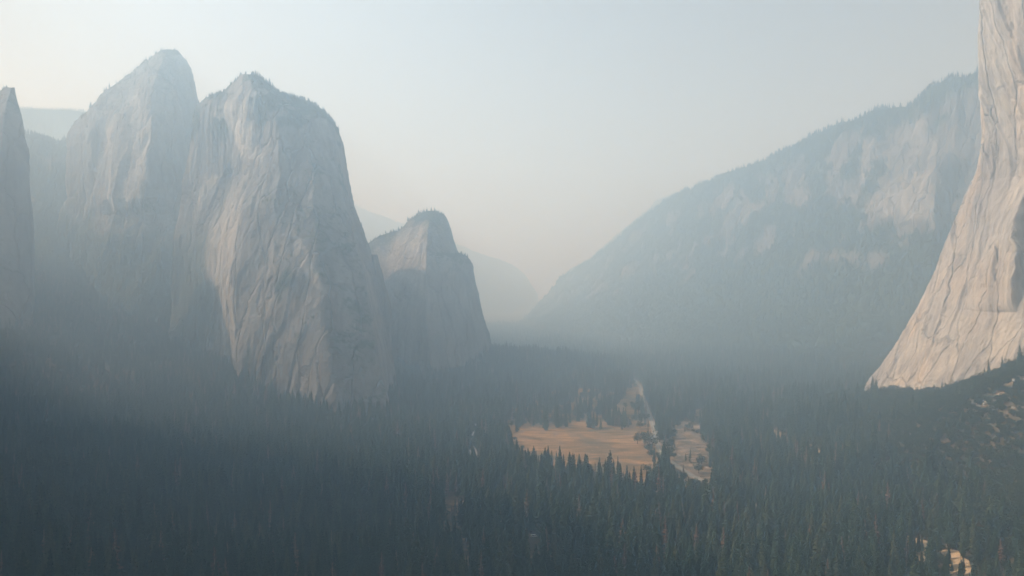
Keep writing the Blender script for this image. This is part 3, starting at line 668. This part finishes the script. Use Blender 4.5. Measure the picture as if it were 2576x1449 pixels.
for i, (H, R, base, nl, de, rg) in enumerate(((42, 4.6, .12, 34, 9, .3), (46, 4.2, .16, 36, 8, .4), (36, 5.0, .08, 30, 9, .3), (40, 4.0, .22, 30, 8, .45), (44, 5.2, .18, 32, 8, .5), (32, 4.4, .05, 26, 9, .3))):
    V, Fq, T, TF = conifer_geo(100+i, H, R, base, nl, de, rg)
    KINDS.append(dict(crown=mk_mesh('crown', V, Fq, [M_needle]), trunk=mk_mesh('trunk', T, TF, [M_bark]), both=mk_mesh('conifer', np.concatenate([V, T]), np.concatenate([Fq, TF+len(V)]), [M_needle, M_bark], [0]*len(Fq)+[1]*len(TF)), H=H))
V, Fq, T, TF = conifer_geo(300, 38, 3.6, .2, 26, 7, .5, True)
KINDS.append(dict(crown=mk_mesh('crown', V, Fq, [M_brown]), trunk=mk_mesh('trunk', T, TF, [M_dead]), both=mk_mesh('conifer', np.concatenate([V, T]), np.concatenate([Fq, TF+len(V)]), [M_brown, M_dead], [0]*len(Fq)+[1]*len(TF)), H=38))
OAKS = []
for i in range(3):
    V, Fq, T, TF = oak_geo(500+i, 15, 6.5)
    OAKS.append(dict(crown=mk_mesh('crown', V, Fq, [M_oak]), trunk=mk_mesh('trunk', T, TF, [M_bark]), both=mk_mesh('broadleaf', np.concatenate([V, T]), np.concatenate([Fq, TF+len(V)]), [M_oak, M_bark], [0]*len(Fq)+[1]*len(TF)), H=15))

def tree(kind, name, loc, h, label, cat, group, wide=1.0):
    e = bpy.data.objects.new(name, None); C.objects.link(e); s = h/kind['H']
    e.location = loc; e.scale = (s*wide, s*wide, s); e.rotation_euler = (0, 0, random.random()*6.28); e.empty_display_size = 1
    tag(e, label, cat, group)
    for part in ('trunk', 'crown'):
        o = bpy.data.objects.new(part, kind[part]); C.objects.link(o); o.parent = e
    return e

# forest stuff: one point cloud mesh per object, conifers set on the points
proto_col = bpy.data.collections.new('forest_kinds')
allk = KINDS + OAKS
for i, k in enumerate(allk):
    o = bpy.data.objects.new('kind_%02d' % i, k['both']); proto_col.objects.link(o)
def forest(name, pts, idx, scl, wid, label):
    n = len(pts)
    me = bpy.data.meshes.new(name); me.vertices.add(n); me.vertices.foreach_set('co', np.asarray(pts, np.float32).ravel())
    a = me.attributes.new('kind_id', 'INT', 'POINT'); a.data.foreach_set('value', np.asarray(idx, np.int32))
    sv = np.stack([wid, wid, scl], -1).astype(np.float32)
    a = me.attributes.new('size', 'FLOAT_VECTOR', 'POINT'); a.data.foreach_set('vector', sv.ravel())
    rv = np.zeros((n, 3), np.float32); rv[:, 2] = rng.random(n)*6.28; rv[:, :2] = rng.normal(size=(n, 2))*0.02
    a = me.attributes.new('turn', 'FLOAT_VECTOR', 'POINT'); a.data.foreach_set('vector', rv.ravel())
    o = bpy.data.objects.new(name, me); C.objects.link(o); tag(o, label, 'forest', None, 'stuff')
    ng = bpy.data.node_groups.new(name, 'GeometryNodeTree')
    ng.interface.new_socket('Geometry', in_out='INPUT', socket_type='NodeSocketGeometry'); ng.interface.new_socket('Geometry', in_out='OUTPUT', socket_type='NodeSocketGeometry')
    gi = ng.nodes.new('NodeGroupInput'); gout = ng.nodes.new('NodeGroupOutput')
    ci = ng.nodes.new('GeometryNodeCollectionInfo'); ci.inputs['Collection'].default_value = proto_col; ci.inputs['Separate Children'].default_value = True; ci.inputs['Reset Children'].default_value = True
    ip = ng.nodes.new('GeometryNodeInstanceOnPoints'); ip.inputs['Pick Instance'].default_value = True
    def attr(nm, t):
        q = ng.nodes.new('GeometryNodeInputNamedAttribute'); q.data_type = t; q.inputs['Name'].default_value = nm
        return [s for s in q.outputs if s.enabled and s.name == 'Attribute'][0]
    L = ng.links.new
    L(gi.outputs[0], ip.inputs['Points']); L(ci.outputs[0], ip.inputs['Instance']); L(attr('kind_id', 'INT'), ip.inputs['Instance Index'])
    e2r = ng.nodes.new('FunctionNodeEulerToRotation'); L(attr('turn', 'FLOAT_VECTOR'), e2r.inputs[0]); L(e2r.outputs[0], ip.inputs['Rotation'])
    L(attr('size', 'FLOAT_VECTOR'), ip.inputs['Scale']); L(ip.outputs[0], gout.inputs[0])
    md = o.modifiers.new('trees', 'NODES'); md.node_group = ng
    return o

# candidate tree sites on the valley floor
clear_polys = [P_meadow, P_brush] + P_patch + P_sand + P_scree + P_gap
sites = []
def jitter_grid(x0, x1, y0, y1, sp):
    X, Y = np.meshgrid(np.arange(x0, x1, sp), np.arange(y0, y1, sp)); X = X + rng.uniform(-.45, .45, X.shape)*sp; Y = Y + rng.uniform(-.45, .45, Y.shape)*sp
    return X.ravel(), Y.ravel()
for (y0, y1, sp) in ((420, 1300, 9.2), (1300, 2700, 10), (2700, 5200, 15)):
    X, Y = jitter_grid(-y1*.75-60, y1*.75+60, y0, y1, sp)
    k = (np.abs(X) < Y*0.70+80); X, Y = X[k], Y[k]; sites.append(np.stack([X, Y, np.full(len(X), sp)], -1))
sites = np.concatenate(sites); X, Y = sites[:, 0], sites[:, 1]
keep = np.ones(len(X), bool)
for q in clear_polys: keep &= ~inside(q, X, Y)
for line, wd in ((roadc, 9), (rivc, 6)):
    for i in range(0, len(line), 2): keep &= (X-line[i, 0])**2 + (Y-line[i, 1])**2 > wd*wd
thin = fbm(X/130, Y/130, X*0+1.5, 3)
keep &= rng.random(len(X)) < np.clip(0.93 - 0.35*sstep(0.25, 0.8, thin), 0, 1)
Z = gz(X, Y); keep &= Z < 330
X, Y, Z = X[keep], Y[keep], Z[keep]
# leave out sites inside rock
bvhs = []
for o, A, vg, nn in ROCKS:
    bvhs.append((o, BVHTree.FromPolygons([tuple(v) for v in A[::3, ::3].reshape(-1, 3)], [tuple(map(int, f)) for f in grid_faces(A[::3].shape[0], A[:, ::3].shape[1], o.name.split('.')[0] in ('granite_dome', 'granite_peak', 'granite_spire', 'granite_wall', 'rock_buttress'))])))
def rock_top(x, y, only=None):
    best = -1e9
    for o, b in bvhs:
        if only and o.name not in only: continue
        h = b.ray_cast(Vector((x, y, 3000)), Vector((0, 0, -1)))
        if h[0] is not None: best = max(best, h[0].z)
    return best
n = len(X)
hgt = 32 + 13*fbm(X/120, Y/120, X*0+9, 2) + rng.normal(size=n)*6.5
hgt = np.clip(hgt, 14, 50)
slope_r = sstep(25, 90, Z); hgt = hgt*(1-0.38*slope_r)           # shorter trees up on the talus
kid = rng.integers(0, 6, n); kid = np.where(rng.random(n) < 0.05, 6, kid)
oakm = (rng.random(n) < 0.09 + 0.88*sstep(10, 50, Z)*(X > 250)); kid = np.where(oakm, 7 + rng.integers(0, 3, n), kid)
hgt = np.where(oakm, np.clip(hgt*0.42, 8, 17), hgt)
H0 = np.array([k['H'] for k in allk])[kid]
s = hgt/H0; wdt = s*rng.uniform(.95, 1.6, n)
# nearest well visible trees are single things
vis = (np.abs(X) < Y*0.637) & (Z + hgt > CAM_Z - Y*0.3583) & (Z < CAM_Z - Y*.10)
order = np.argsort(np.where(vis & (kid < 6), Y, 1e9))[:230]
near = np.zeros(n, bool); near[order] = True
zone = lambda px: 'left' if px < 860 else ('middle' if px < 1700 else 'right')
for i in order:
    px = CW + F*X[i]/Y[i]; zn = zone(px)
    tree(KINDS[kid[i]], 'conifer_tree', (X[i], Y[i], Z[i]-.5), hgt[i], 'tall dark conifer packed in the nearest rows of forest at the bottom %s' % zn, 'conifer', 'dark conifers of the nearest forest rows at the bottom ' + zn, wide=wdt[i]/s[i])
rest = ~near
forest('valley_forest', np.stack([X, Y, Z-.5], -1)[rest], kid[rest], s[rest], wdt[rest], 'dense dark conifer forest covering the valley floor and lower slopes')

# trees on ridge and cliff ledges
RP = []
for o, A, vg, nn in ROCKS:
    nm = o.name
    if nm.startswith('granite_wall') or nm.startswith('rock_buttress'): continue
    isr = nm.startswith('mountain_ridge') or nm.startswith('forested_slope')
    a = A.reshape(-1, 3); v = vg.ravel(); k = np.nonzero(v > (0.45 if isr else 0.8))[0]
    if isr:
        area = np.linalg.norm(np.cross(np.gradient(A, axis=0), np.gradient(A, axis=1)), axis=2).ravel()
        pr = np.clip(area/210.0, 0, 6)*sstep(9000, 2500, a[:, 1])*1.0
    else:
        area = np.linalg.norm(np.cross(np.gradient(A, axis=0), (np.roll(A, -1, 1)-np.roll(A, 1, 1))/2), axis=2).ravel()
        pr = np.clip(area/200.0, 0, 1)
    k = k[rng.random(len(k)) < pr[k]]
    k = k[(np.abs(a[k, 0]) < a[k, 1]*.70+60) & (a[k, 2] > 40)]
    hh = (rng.uniform(11, 24, len(k)) if isr else rng.uniform(5, 13, len(k)))
    RP.append(np.concatenate([a[k] - np.array([0, 0, 1.0]), hh[:, None]], 1))
RP = np.concatenate(RP); kk = rng.integers(0, 6, len(RP)); sc = RP[:, 3]/np.array([q['H'] for q in allk])[kk]
forest('mountain_forest', RP[:, :3], kk, sc, sc*rng.uniform(1.1, 1.9, len(RP)), 'scattered conifers on the ridges and cliff tops')
print('forest', rest.sum(), 'mountain', len(RP))

# ------------------------------------------------------------------ single trees, boulders, logs, van
MT = [ # px, py of the foot, height m, kind, label
 (1373, 1083, 46, 'c', 'tallest narrow conifer at the left side of the dry meadow'),
 (1402, 1076, 42, 'c', 'second tall conifer at the left side of the dry meadow, right of the tallest'),
 (1412, 1066, 24, 'c', 'short conifer tucked beside the tall pair at the meadow left side'),
 (1482, 1076, 48, 'c', 'tall slim conifer standing alone in the middle of the meadow'),
 (1493, 1078, 22, 'c', 'short dark conifer at the foot of the tall slim one in mid meadow'),
 (1511, 1080, 21, 'c', 'small bushy conifer by itself in mid meadow, right of the tall slim one'),
 (1550, 1048, 38, 'c', 'tall conifer behind the right half of the meadow'),
 (1565, 1082, 17, 'c', 'small lone conifer on the golden grass near the road'),
 (1454, 1060, 34, 'c', 'conifer at the back of the meadow between the two tall groups'),
 (1434, 1068, 26, 'c', 'thin conifer at the back left of the meadow'),
 (1606, 1042, 34, 'b', 'large broadleaf tree close to the road at the back of the meadow'),
 (1575, 1066, 18, 'b', 'round broadleaf tree behind the small lone conifer'),
 (1592, 1058, 15, 'b', 'low round broadleaf tree between the lone conifer and the road'),
 (1613, 1066, 19, 'b', 'broadleaf tree beside the road bend in the meadow'),
 (1631, 1053, 12, 'b', 'small broadleaf tree touching the road edge'),
 (1634, 1127, 33, 'b', 'biggest round broadleaf tree at the right edge of the meadow by the road'),
 (1622, 1118, 26, 'b', 'broadleaf tree left of the biggest round one by the road'),
 (1604, 1117, 25, 'b', 'outermost broadleaf tree of the clump at the meadow right edge'),
 (1648, 1122, 17, 'b', 'broadleaf tree squeezed between the biggest round one and the road'),
 (1286, 1074, 16, 'b', 'leftmost low broadleaf tree of the row at the meadow left end'),
 (1302, 1073, 18, 'b', 'second low broadleaf tree of the row at the meadow left end'),
 (1318, 1071, 17, 'b', 'third low broadleaf tree of the row at the meadow left end'),
 (1334, 1069, 14, 'b', 'rightmost low broadleaf tree of the row at the meadow left end'),
 (1682, 1158, 25, 'b', 'dark broadleaf tree between the road and the brushy clearing'),
 (1690, 1128, 18, 'b', 'broadleaf tree at the back corner of the brushy clearing')]
rs_ = random.Random(41)
for c_i in range(15):
    cx_, cy_ = rs_.uniform(1300, 1600), rs_.uniform(1006, 1052)
    for _ in range(rs_.choice((1, 2, 3))):
        MT.append((cx_+rs_.uniform(-9, 9), cy_+rs_.uniform(-4, 4), rs_.uniform(16, 34), 'c', 'conifer in the scattered clumps across the back half of the meadow'))
for px, py, h, k, lb in MT:
    x, y = hit(px, py); z = gz1(x, y)
    if k == 'c': tree(KINDS[random.choice((0, 2, 5, 1))], 'conifer_tree', (x, y, z-.4), h, lb, 'conifer', 'scattered conifer clumps at the back of the meadow' if 'scattered clumps' in lb else 'conifers standing in the meadow', wide=1.25 if h < 30 else 1.05)
    else: tree(random.choice(OAKS), 'broadleaf_tree', (x, y, z-.4), h*.85, lb, 'broadleaf tree', 'broadleaf trees around the meadow', wide=1.0)
# looser growth at the back of the meadow and around the clearings
bx, by, bk, bh = [], [], [], []
for _ in range(5000):
    px = random.uniform(1262, 1660); py = random.uniform(960, 1078)
    if len(bx) > 520: break
    x, y = hit(px, py)
    if not inside(P_meadow, np.array([x]), np.array([y]))[0]: continue
    cl = float(fbm(np.array([x/30]), np.array([y/75]), np.array([2.2]), 2)[0])
    if cl < 0.10 - 0.22*max(0, (1030-py)/70) + 0.10*max(0, (py-1050)/20): continue
    if np.min((roadc[:, 0]-x)**2 + (roadc[:, 1]-y)**2) < 110: continue
    bx.append(x); by.append(y); o_ = random.random() < .35; bk.append(7+random.randrange(3) if o_ else (6 if random.random() < .12 else random.randrange(6))); bh.append(random.uniform(9, 15) if o_ else random.uniform(16, 36))
for poly in (P_meadow, P_brush):
    c_ = poly.mean(0)
    for _ in range(170):
        q = poly[random.randrange(len(poly))]; t_ = random.random()**1.8*0.16; x, y = q + (c_-q)*t_
        if np.min((roadc[:, 0]-x)**2 + (roadc[:, 1]-y)**2) < 90: continue
        bx.append(x); by.append(y); o_ = random.random() < .4; bk.append(7+random.randrange(3) if o_ else (6 if random.random() < .12 else random.randrange(6))); bh.append(random.uniform(6, 13) if o_ else random.uniform(9, 28))
for _ in range(260):
    px = random.uniform(1665, 1815); py = random.uniform(1050, 1270); x, y = hit(px, py)
    cl = float(fbm(np.array([x/30]), np.array([y/50]), np.array([6.2]), 2)[0])
    if cl < 0.05 or np.min((roadc[:, 0]-x)**2 + (roadc[:, 1]-y)**2) < 120: continue
    bx.append(x); by.append(y); bk.append(random.choice((7, 8, 9, 6, 2, 0))); bh.append(random.uniform(5, 19))
for q in P_patch + P_sand[:2]:
    c_ = q.mean(0)
    for _ in range(18):
        x, y = c_ + (q[random.randrange(len(q))]-c_)*random.uniform(0, 1); bx.append(x); by.append(y); bk.append(random.choice((6, 0, 1, 3))); bh.append(random.uniform(7, 21))
gx, gy = jitter_grid(330, 900, 520, 1500, 6.0)
gzz = gz(gx, gy); k_ = (gzz > 14) & (gx < gy*0.70+40) & (gzz < 300) & (rng.random(len(gx)) < 0.88)
for q in P_scree + P_sand: k_ &= ~inside(q, gx, gy)
gx, gy = gx[k_], gy[k_]; bx += list(gx); by += list(gy); bk += list(7+rng.integers(0, 3, len(gx))); bh += list(rng.uniform(3.5, 9, len(gx)))
bx, by, bk, bh = map(np.array, (bx, by, bk, bh)); ss = bh/np.array([q['H'] for q in allk])[bk]
forest('open_woodland', np.stack([bx, by, gz(bx, by)-.4], -1), bk, ss, ss*rng.uniform(.9, 1.4, len(bx)), 'loose mixed trees at the back of the meadow and in the clearings')

# trees standing on the rock skylines
ST = [('granite_dome', [(551, 1925, 12, 'flat topped pine standing alone on the shoulder left of the broad dome summit'), (545, 1925, 9, 'bare snag beside the lone pine on the broad dome shoulder'), (586, 1900, 8, 'small pine at the foot of the broad dome summit block'),
   (605, 1890, 9, 'pine on the left corner of the broad dome summit'), (618, 1885, 8, 'pine at the very top of the broad dome'), (658, 1850, 8, 'small pine just right of the broad dome summit'),
   (678, 1840, 16, 'largest pine on the right shoulder of the broad dome'), (686, 1840, 13, 'pine beside the largest one on the broad dome shoulder'), (716, 1830, 9, 'pine lower down the right shoulder of the broad dome'), (756, 1830, 10, 'pine in the dip on the right shoulder of the broad dome'), (500, 1960, 11, 'pine in the notch between the broad dome and the tallest peak')]),
 ('granite_peak', [(228, 2440, 20, 'spreading pine standing alone low on the left skyline of the tallest peak'), (262, 2410, 14, 'leaning pine on the left skyline of the tallest peak'), (275, 2400, 18, 'thin upright pine on the left skyline of the tallest peak'),
   (331, 2370, 12, 'small pine halfway up the tallest peak skyline'), (362, 2350, 18, 'left pine of the pair near the top of the tallest peak'), (367, 2350, 20, 'right pine of the pair near the top of the tallest peak'), (376, 2350, 14, 'short pine just above the pair on the tallest peak')]),
 ('granite_dome.001', [(1026, 2440, 17, 'leftmost pine on the crest of the smaller pyramid rock'), (1053, 2420, 18, 'lone pine left of the summit group on the smaller pyramid rock'), (1059, 2415, 13, 'shorter pine next to the lone one on the smaller pyramid rock'), (1066, 2410, 14, 'pine on the slope just below the smaller pyramid rock summit'),
   (1074, 2420, 14, 'left pine of the summit group on the smaller pyramid rock'), (1085, 2430, 16, 'tallest pine of the summit group on the smaller pyramid rock'), (1093, 2430, 13, 'right pine of the summit group on the smaller pyramid rock'), (1104, 2430, 12, 'last pine right of the summit group on the smaller pyramid rock'), (1002, 2450, 15, 'low pine far down the left crest of the smaller pyramid rock')])]
for nm, L_ in ST:
    b = [q[1] for q in bvhs if q[0].name == nm][0]
    for px, d0, h, lb in L_:
        best = None
        for dd in range(-160, 170, 10):                # the highest ground near that bearing is the skyline
            y = d0+dd; x = (px-CW)/F*y; hh = b.ray_cast(Vector((x, y, 3000)), Vector((0, 0, -1)))
            if hh[0] is not None:
                el = (hh[0].z-CAM_Z)/y
                if best is None or el > best[0]: best = (el, x, y, hh[0].z)
        if best: tree(KINDS[random.choice((3, 4, 3))], 'skyline_pine', (best[1], best[2], best[3]-1.5), h*1.05, lb, 'pine', 'pines on the rock skylines', wide=1.5)

# boulders on the slope under the pale wall and by the dome foot
def boulder_mesh(seed):
    r_ = np.random.default_rng(seed); n_t, n_p = 10, 14
    th = np.linspace(0.02, math.pi-.02, n_t)[:, None]; ph = np.linspace(0, 2*math.pi, n_p, endpoint=False)[None, :]
    x = np.sin(th)*np.cos(ph); y = np.sin(th)*np.sin(ph); z = np.cos(th)*np.ones_like(ph)
    q = 1 + 0.35*perlin(x*1.3+seed, y*1.3, z*1.3) + 0.12*perlin(x*4+seed, y*4, z*4)
    V_ = np.stack([x*q*1.2, y*q, z*q*.75], -1).reshape(-1, 3)
    f = grid_faces(n_t, n_p, True)
    me = bpy.data.meshes.new('boulder'); me.from_pydata([tuple(v) for v in V_], [], [tuple(map(int, k)) for k in f]); me.materials.append(M_rock); return me
BM = [boulder_mesh(i) for i in range(4)]
def boulder(x, y, r_, label, group):
    o = bpy.data.objects.new('boulder', random.choice(BM)); C.objects.link(o)
    o.location = (x, y, gz1(x, y)+r_*.25); o.scale = (r_, r_*random.uniform(.8, 1.2), r_*random.uniform(.7, 1.1)); o.rotation_euler = (random.uniform(-.2, .2), random.uniform(-.2, .2), random.random()*6.28)
    tag(o, label, 'boulder', group)
for (px, py), nm_ in zip(TALUS, ('scree nearest the left end of the wall foot', 'scree left of centre below the wall', 'scree at the right border under the wall', 'middle scree on the right slope', 'scree left of the middle one on the right slope', 'scree lowest at the right border')):
    for k in range(9):
        x, y = hit(px, py); x += random.gauss(0, 5); y += random.gauss(0, 8)
        boulder(x, y, random.uniform(1.0, 2.9), 'pale granite boulder in the ' + nm_, 'boulders in the ' + nm_)
x, y = hit(583, 962); boulder(x, y, 9, 'large pale boulder standing out of the dark woods left of the broad dome foot', None)

# fallen trunks in the brushy clearing
def log_mesh(L_, r0, r1):
    V_ = []; f = []
    for i in range(7):
        t = i/6; rr = r0+(r1-r0)*t
        for k in range(8): V_.append((L_*(t-.5), rr*math.cos(k*.785)+.25*math.sin(t*4), rr*math.sin(k*.785)))
    for i in range(6):
        for k in range(8): f.append((i*8+k, i*8+(k+1) % 8, (i+1)*8+(k+1) % 8, (i+1)*8+k))
    f.append(tuple(range(7, -1, -1))); f.append(tuple(range(48, 56)))
    for _ in range(4):                                  # branch stubs
        t = random.uniform(.3, .9); b0 = len(V_); xx = L_*(t-.5); a = random.random()*3.1
        e = Vector((.5, math.cos(a), abs(math.sin(a))+.2))*random.uniform(1, 2.4)
        V_ += [(xx-.12, 0, r1), (xx+.12, 0, r1), (xx, .14, r1), (xx+e.x, e.y, r1+e.z)]; f += [(b0, b0+1, b0+3), (b0+1, b0+2, b0+3), (b0+2, b0, b0+3)]
    me = bpy.data.meshes.new('fallen_log'); me.from_pydata(V_, [], f); me.materials.append(M_dead); return me
k = 0
for _ in range(400):
    px = random.uniform(1675, 1800); py = random.uniform(1075, 1245); x, y = hit(px, py)
    if not inside(P_brush, np.array([x]), np.array([y]))[0] or np.min((roadc[:, 0]-x)**2 + (roadc[:, 1]-y)**2) < 90: continue
    o = bpy.data.objects.new('fallen_log', log_mesh(random.uniform(12, 26), random.uniform(.45, .7), .2)); C.objects.link(o)
    o.location = (x, y, gz1(x, y)+.45); o.rotation_euler = (0, random.uniform(-.03, .03), random.uniform(-.4, 1.6))
    tag(o, 'bleached fallen tree trunk lying in the brushy clearing right of the road', 'fallen log', 'fallen trunks in the brushy clearing'); k += 1
    if k >= 22: break

# white van parked in a gap of the near forest
import bmesh
M_paint, n_, b_ = new_mat('white_paint'); b_.inputs['Base Color'].default_value = (0.80, 0.80, 0.78, 1); b_.inputs['Roughness'].default_value = 0.3; b_.inputs['Specular IOR Level'].default_value = 0.5
M_glass, n_, b_ = new_mat('dark_glass'); b_.inputs['Base Color'].default_value = (0.02, 0.025, 0.03, 1); b_.inputs['Roughness'].default_value = 0.08; b_.inputs['Specular IOR Level'].default_value = 0.5
M_tyre, n_, b_ = new_mat('tyre_rubber'); b_.inputs['Base Color'].default_value = (0.02, 0.02, 0.02, 1)
M_lamp, n_, b_ = new_mat('lamp_glass'); b_.inputs['Base Color'].default_value = (0.6, 0.6, 0.55, 1); b_.inputs['Roughness'].default_value = 0.15
van = bpy.data.objects.new('parked_van', None); C.objects.link(van); x, y = VAN; van.location = (x, y, gz1(x, y)+.1); van.rotation_euler = (0, 0, math.radians(14))
tag(van, 'white van parked in a small gap of the dark forest near the bottom centre', 'van')
def part(name, bm, mat):
    me = bpy.data.meshes.new(name); bm.to_mesh(me); bm.free(); me.materials.append(mat)
    o = bpy.data.objects.new(name, me); C.objects.link(o); o.parent = van; return o
prof = [(-3.0, .45), (-3.0, 2.55), (-2.8, 2.75), (1.5, 2.75), (1.9, 2.6), (2.5, 1.65), (3.05, 1.4), (3.15, .9), (3.1, .45)]
bm = bmesh.new(); L1 = [bm.verts.new((a, -1.05, b)) for a, b in prof]; L2 = [bm.verts.new((a, 1.05, b)) for a, b in prof]
bm.faces.new(L1); bm.faces.new(L2[::-1])
for i in range(len(prof)): j = (i+1) % len(prof); bm.faces.new((L1[j], L1[i], L2[i], L2[j]))
bmesh.ops.bevel(bm, geom=bm.edges[:], offset=.08, segments=2, affect='EDGES'); bmesh.ops.recalc_face_normals(bm, faces=bm.faces); part('body', bm, M_paint)
def slab(name, pts, mat):                               # pts: outer quad, pushed in a little
    bm = bmesh.new(); a = [bm.verts.new(p) for p in pts]; n = (Vector(pts[1])-Vector(pts[0])).cross(Vector(pts[2])-Vector(pts[0])).normalized()
    b = [bm.verts.new(Vector(p)-n*.06) for p in pts]; bm.faces.new(a); bm.faces.new(b[::-1])
    for i in range(4): j = (i+1) % 4; bm.faces.new((a[j], a[i], b[i], b[j]))
    bmesh.ops.recalc_face_normals(bm, faces=bm.faces); part(name, bm, mat)
slab('windscreen', [(1.97, -.9, 2.52), (2.50, -.9, 1.70), (2.50, .9, 1.70), (1.97, .9, 2.52)], M_glass)
for sy in (-1, 1):
    q = [(1.0, sy*1.08, 1.6), (2.2, sy*1.08, 1.6), (1.75, sy*1.08, 2.4), (1.0, sy*1.08, 2.4)]; slab('side_window', q if sy < 0 else q[::-1], M_glass)
    q = [(-2.4, sy*1.08, 1.6), (.6, sy*1.08, 1.6), (.6, sy*1.08, 2.35), (-2.4, sy*1.08, 2.35)]; slab('side_window', q if sy < 0 else q[::-1], M_glass)
    slab('headlight', [(3.16, sy*.85-.15, .95), (3.16, sy*.85+.15, .95), (3.12, sy*.85+.15, 1.2), (3.12, sy*.85-.15, 1.2)], M_lamp)
    for wx in (-1.9, 2.0):
        bm = bmesh.new(); bmesh.ops.create_cone(bm, cap_ends=True, segments=20, radius1=.38, radius2=.38, depth=.26)
        for v_ in bm.verts: v_.co = Vector((v_.co.x+wx, v_.co.z+sy*.98, v_.co.y+.38))
        part('wheel', bm, M_tyre)

# ------------------------------------------------------------------ haze
m = bpy.data.materials.new('haze_air'); m.use_nodes = True; n_ = m.node_tree; n_.nodes.clear()
pv = n_.nodes.new('ShaderNodeVolumePrincipled'); pv.inputs['Color'].default_value = (*HAZE_COL, 1); pv.inputs['Density'].default_value = HAZE_DENSITY
pv.inputs['Anisotropy'].default_value = HAZE_G; pv.inputs['Absorption Color'].default_value = (1, 1, 1, 1)
mo = n_.nodes.new('ShaderNodeOutputMaterial'); n_.links.new(pv.outputs[0], mo.inputs['Volume'])
x, y0, y1, z0, z1 = 16500, -4500, 24500, -1.0, 1010
v = [(-x, y0, z0), (x, y0, z0), (x, y1, z0), (-x, y1, z0), (-x, y0, z1), (x, y0, z1), (x, y1, z1), (-x, y1, z1)]
hz = mesh_np('haze', v, [(0, 3, 2, 1), (4, 5, 6, 7), (0, 1, 5, 4), (1, 2, 6, 5), (2, 3, 7, 6), (3, 0, 4, 7)], m, smooth=False); tag(hz, kind='stuff')
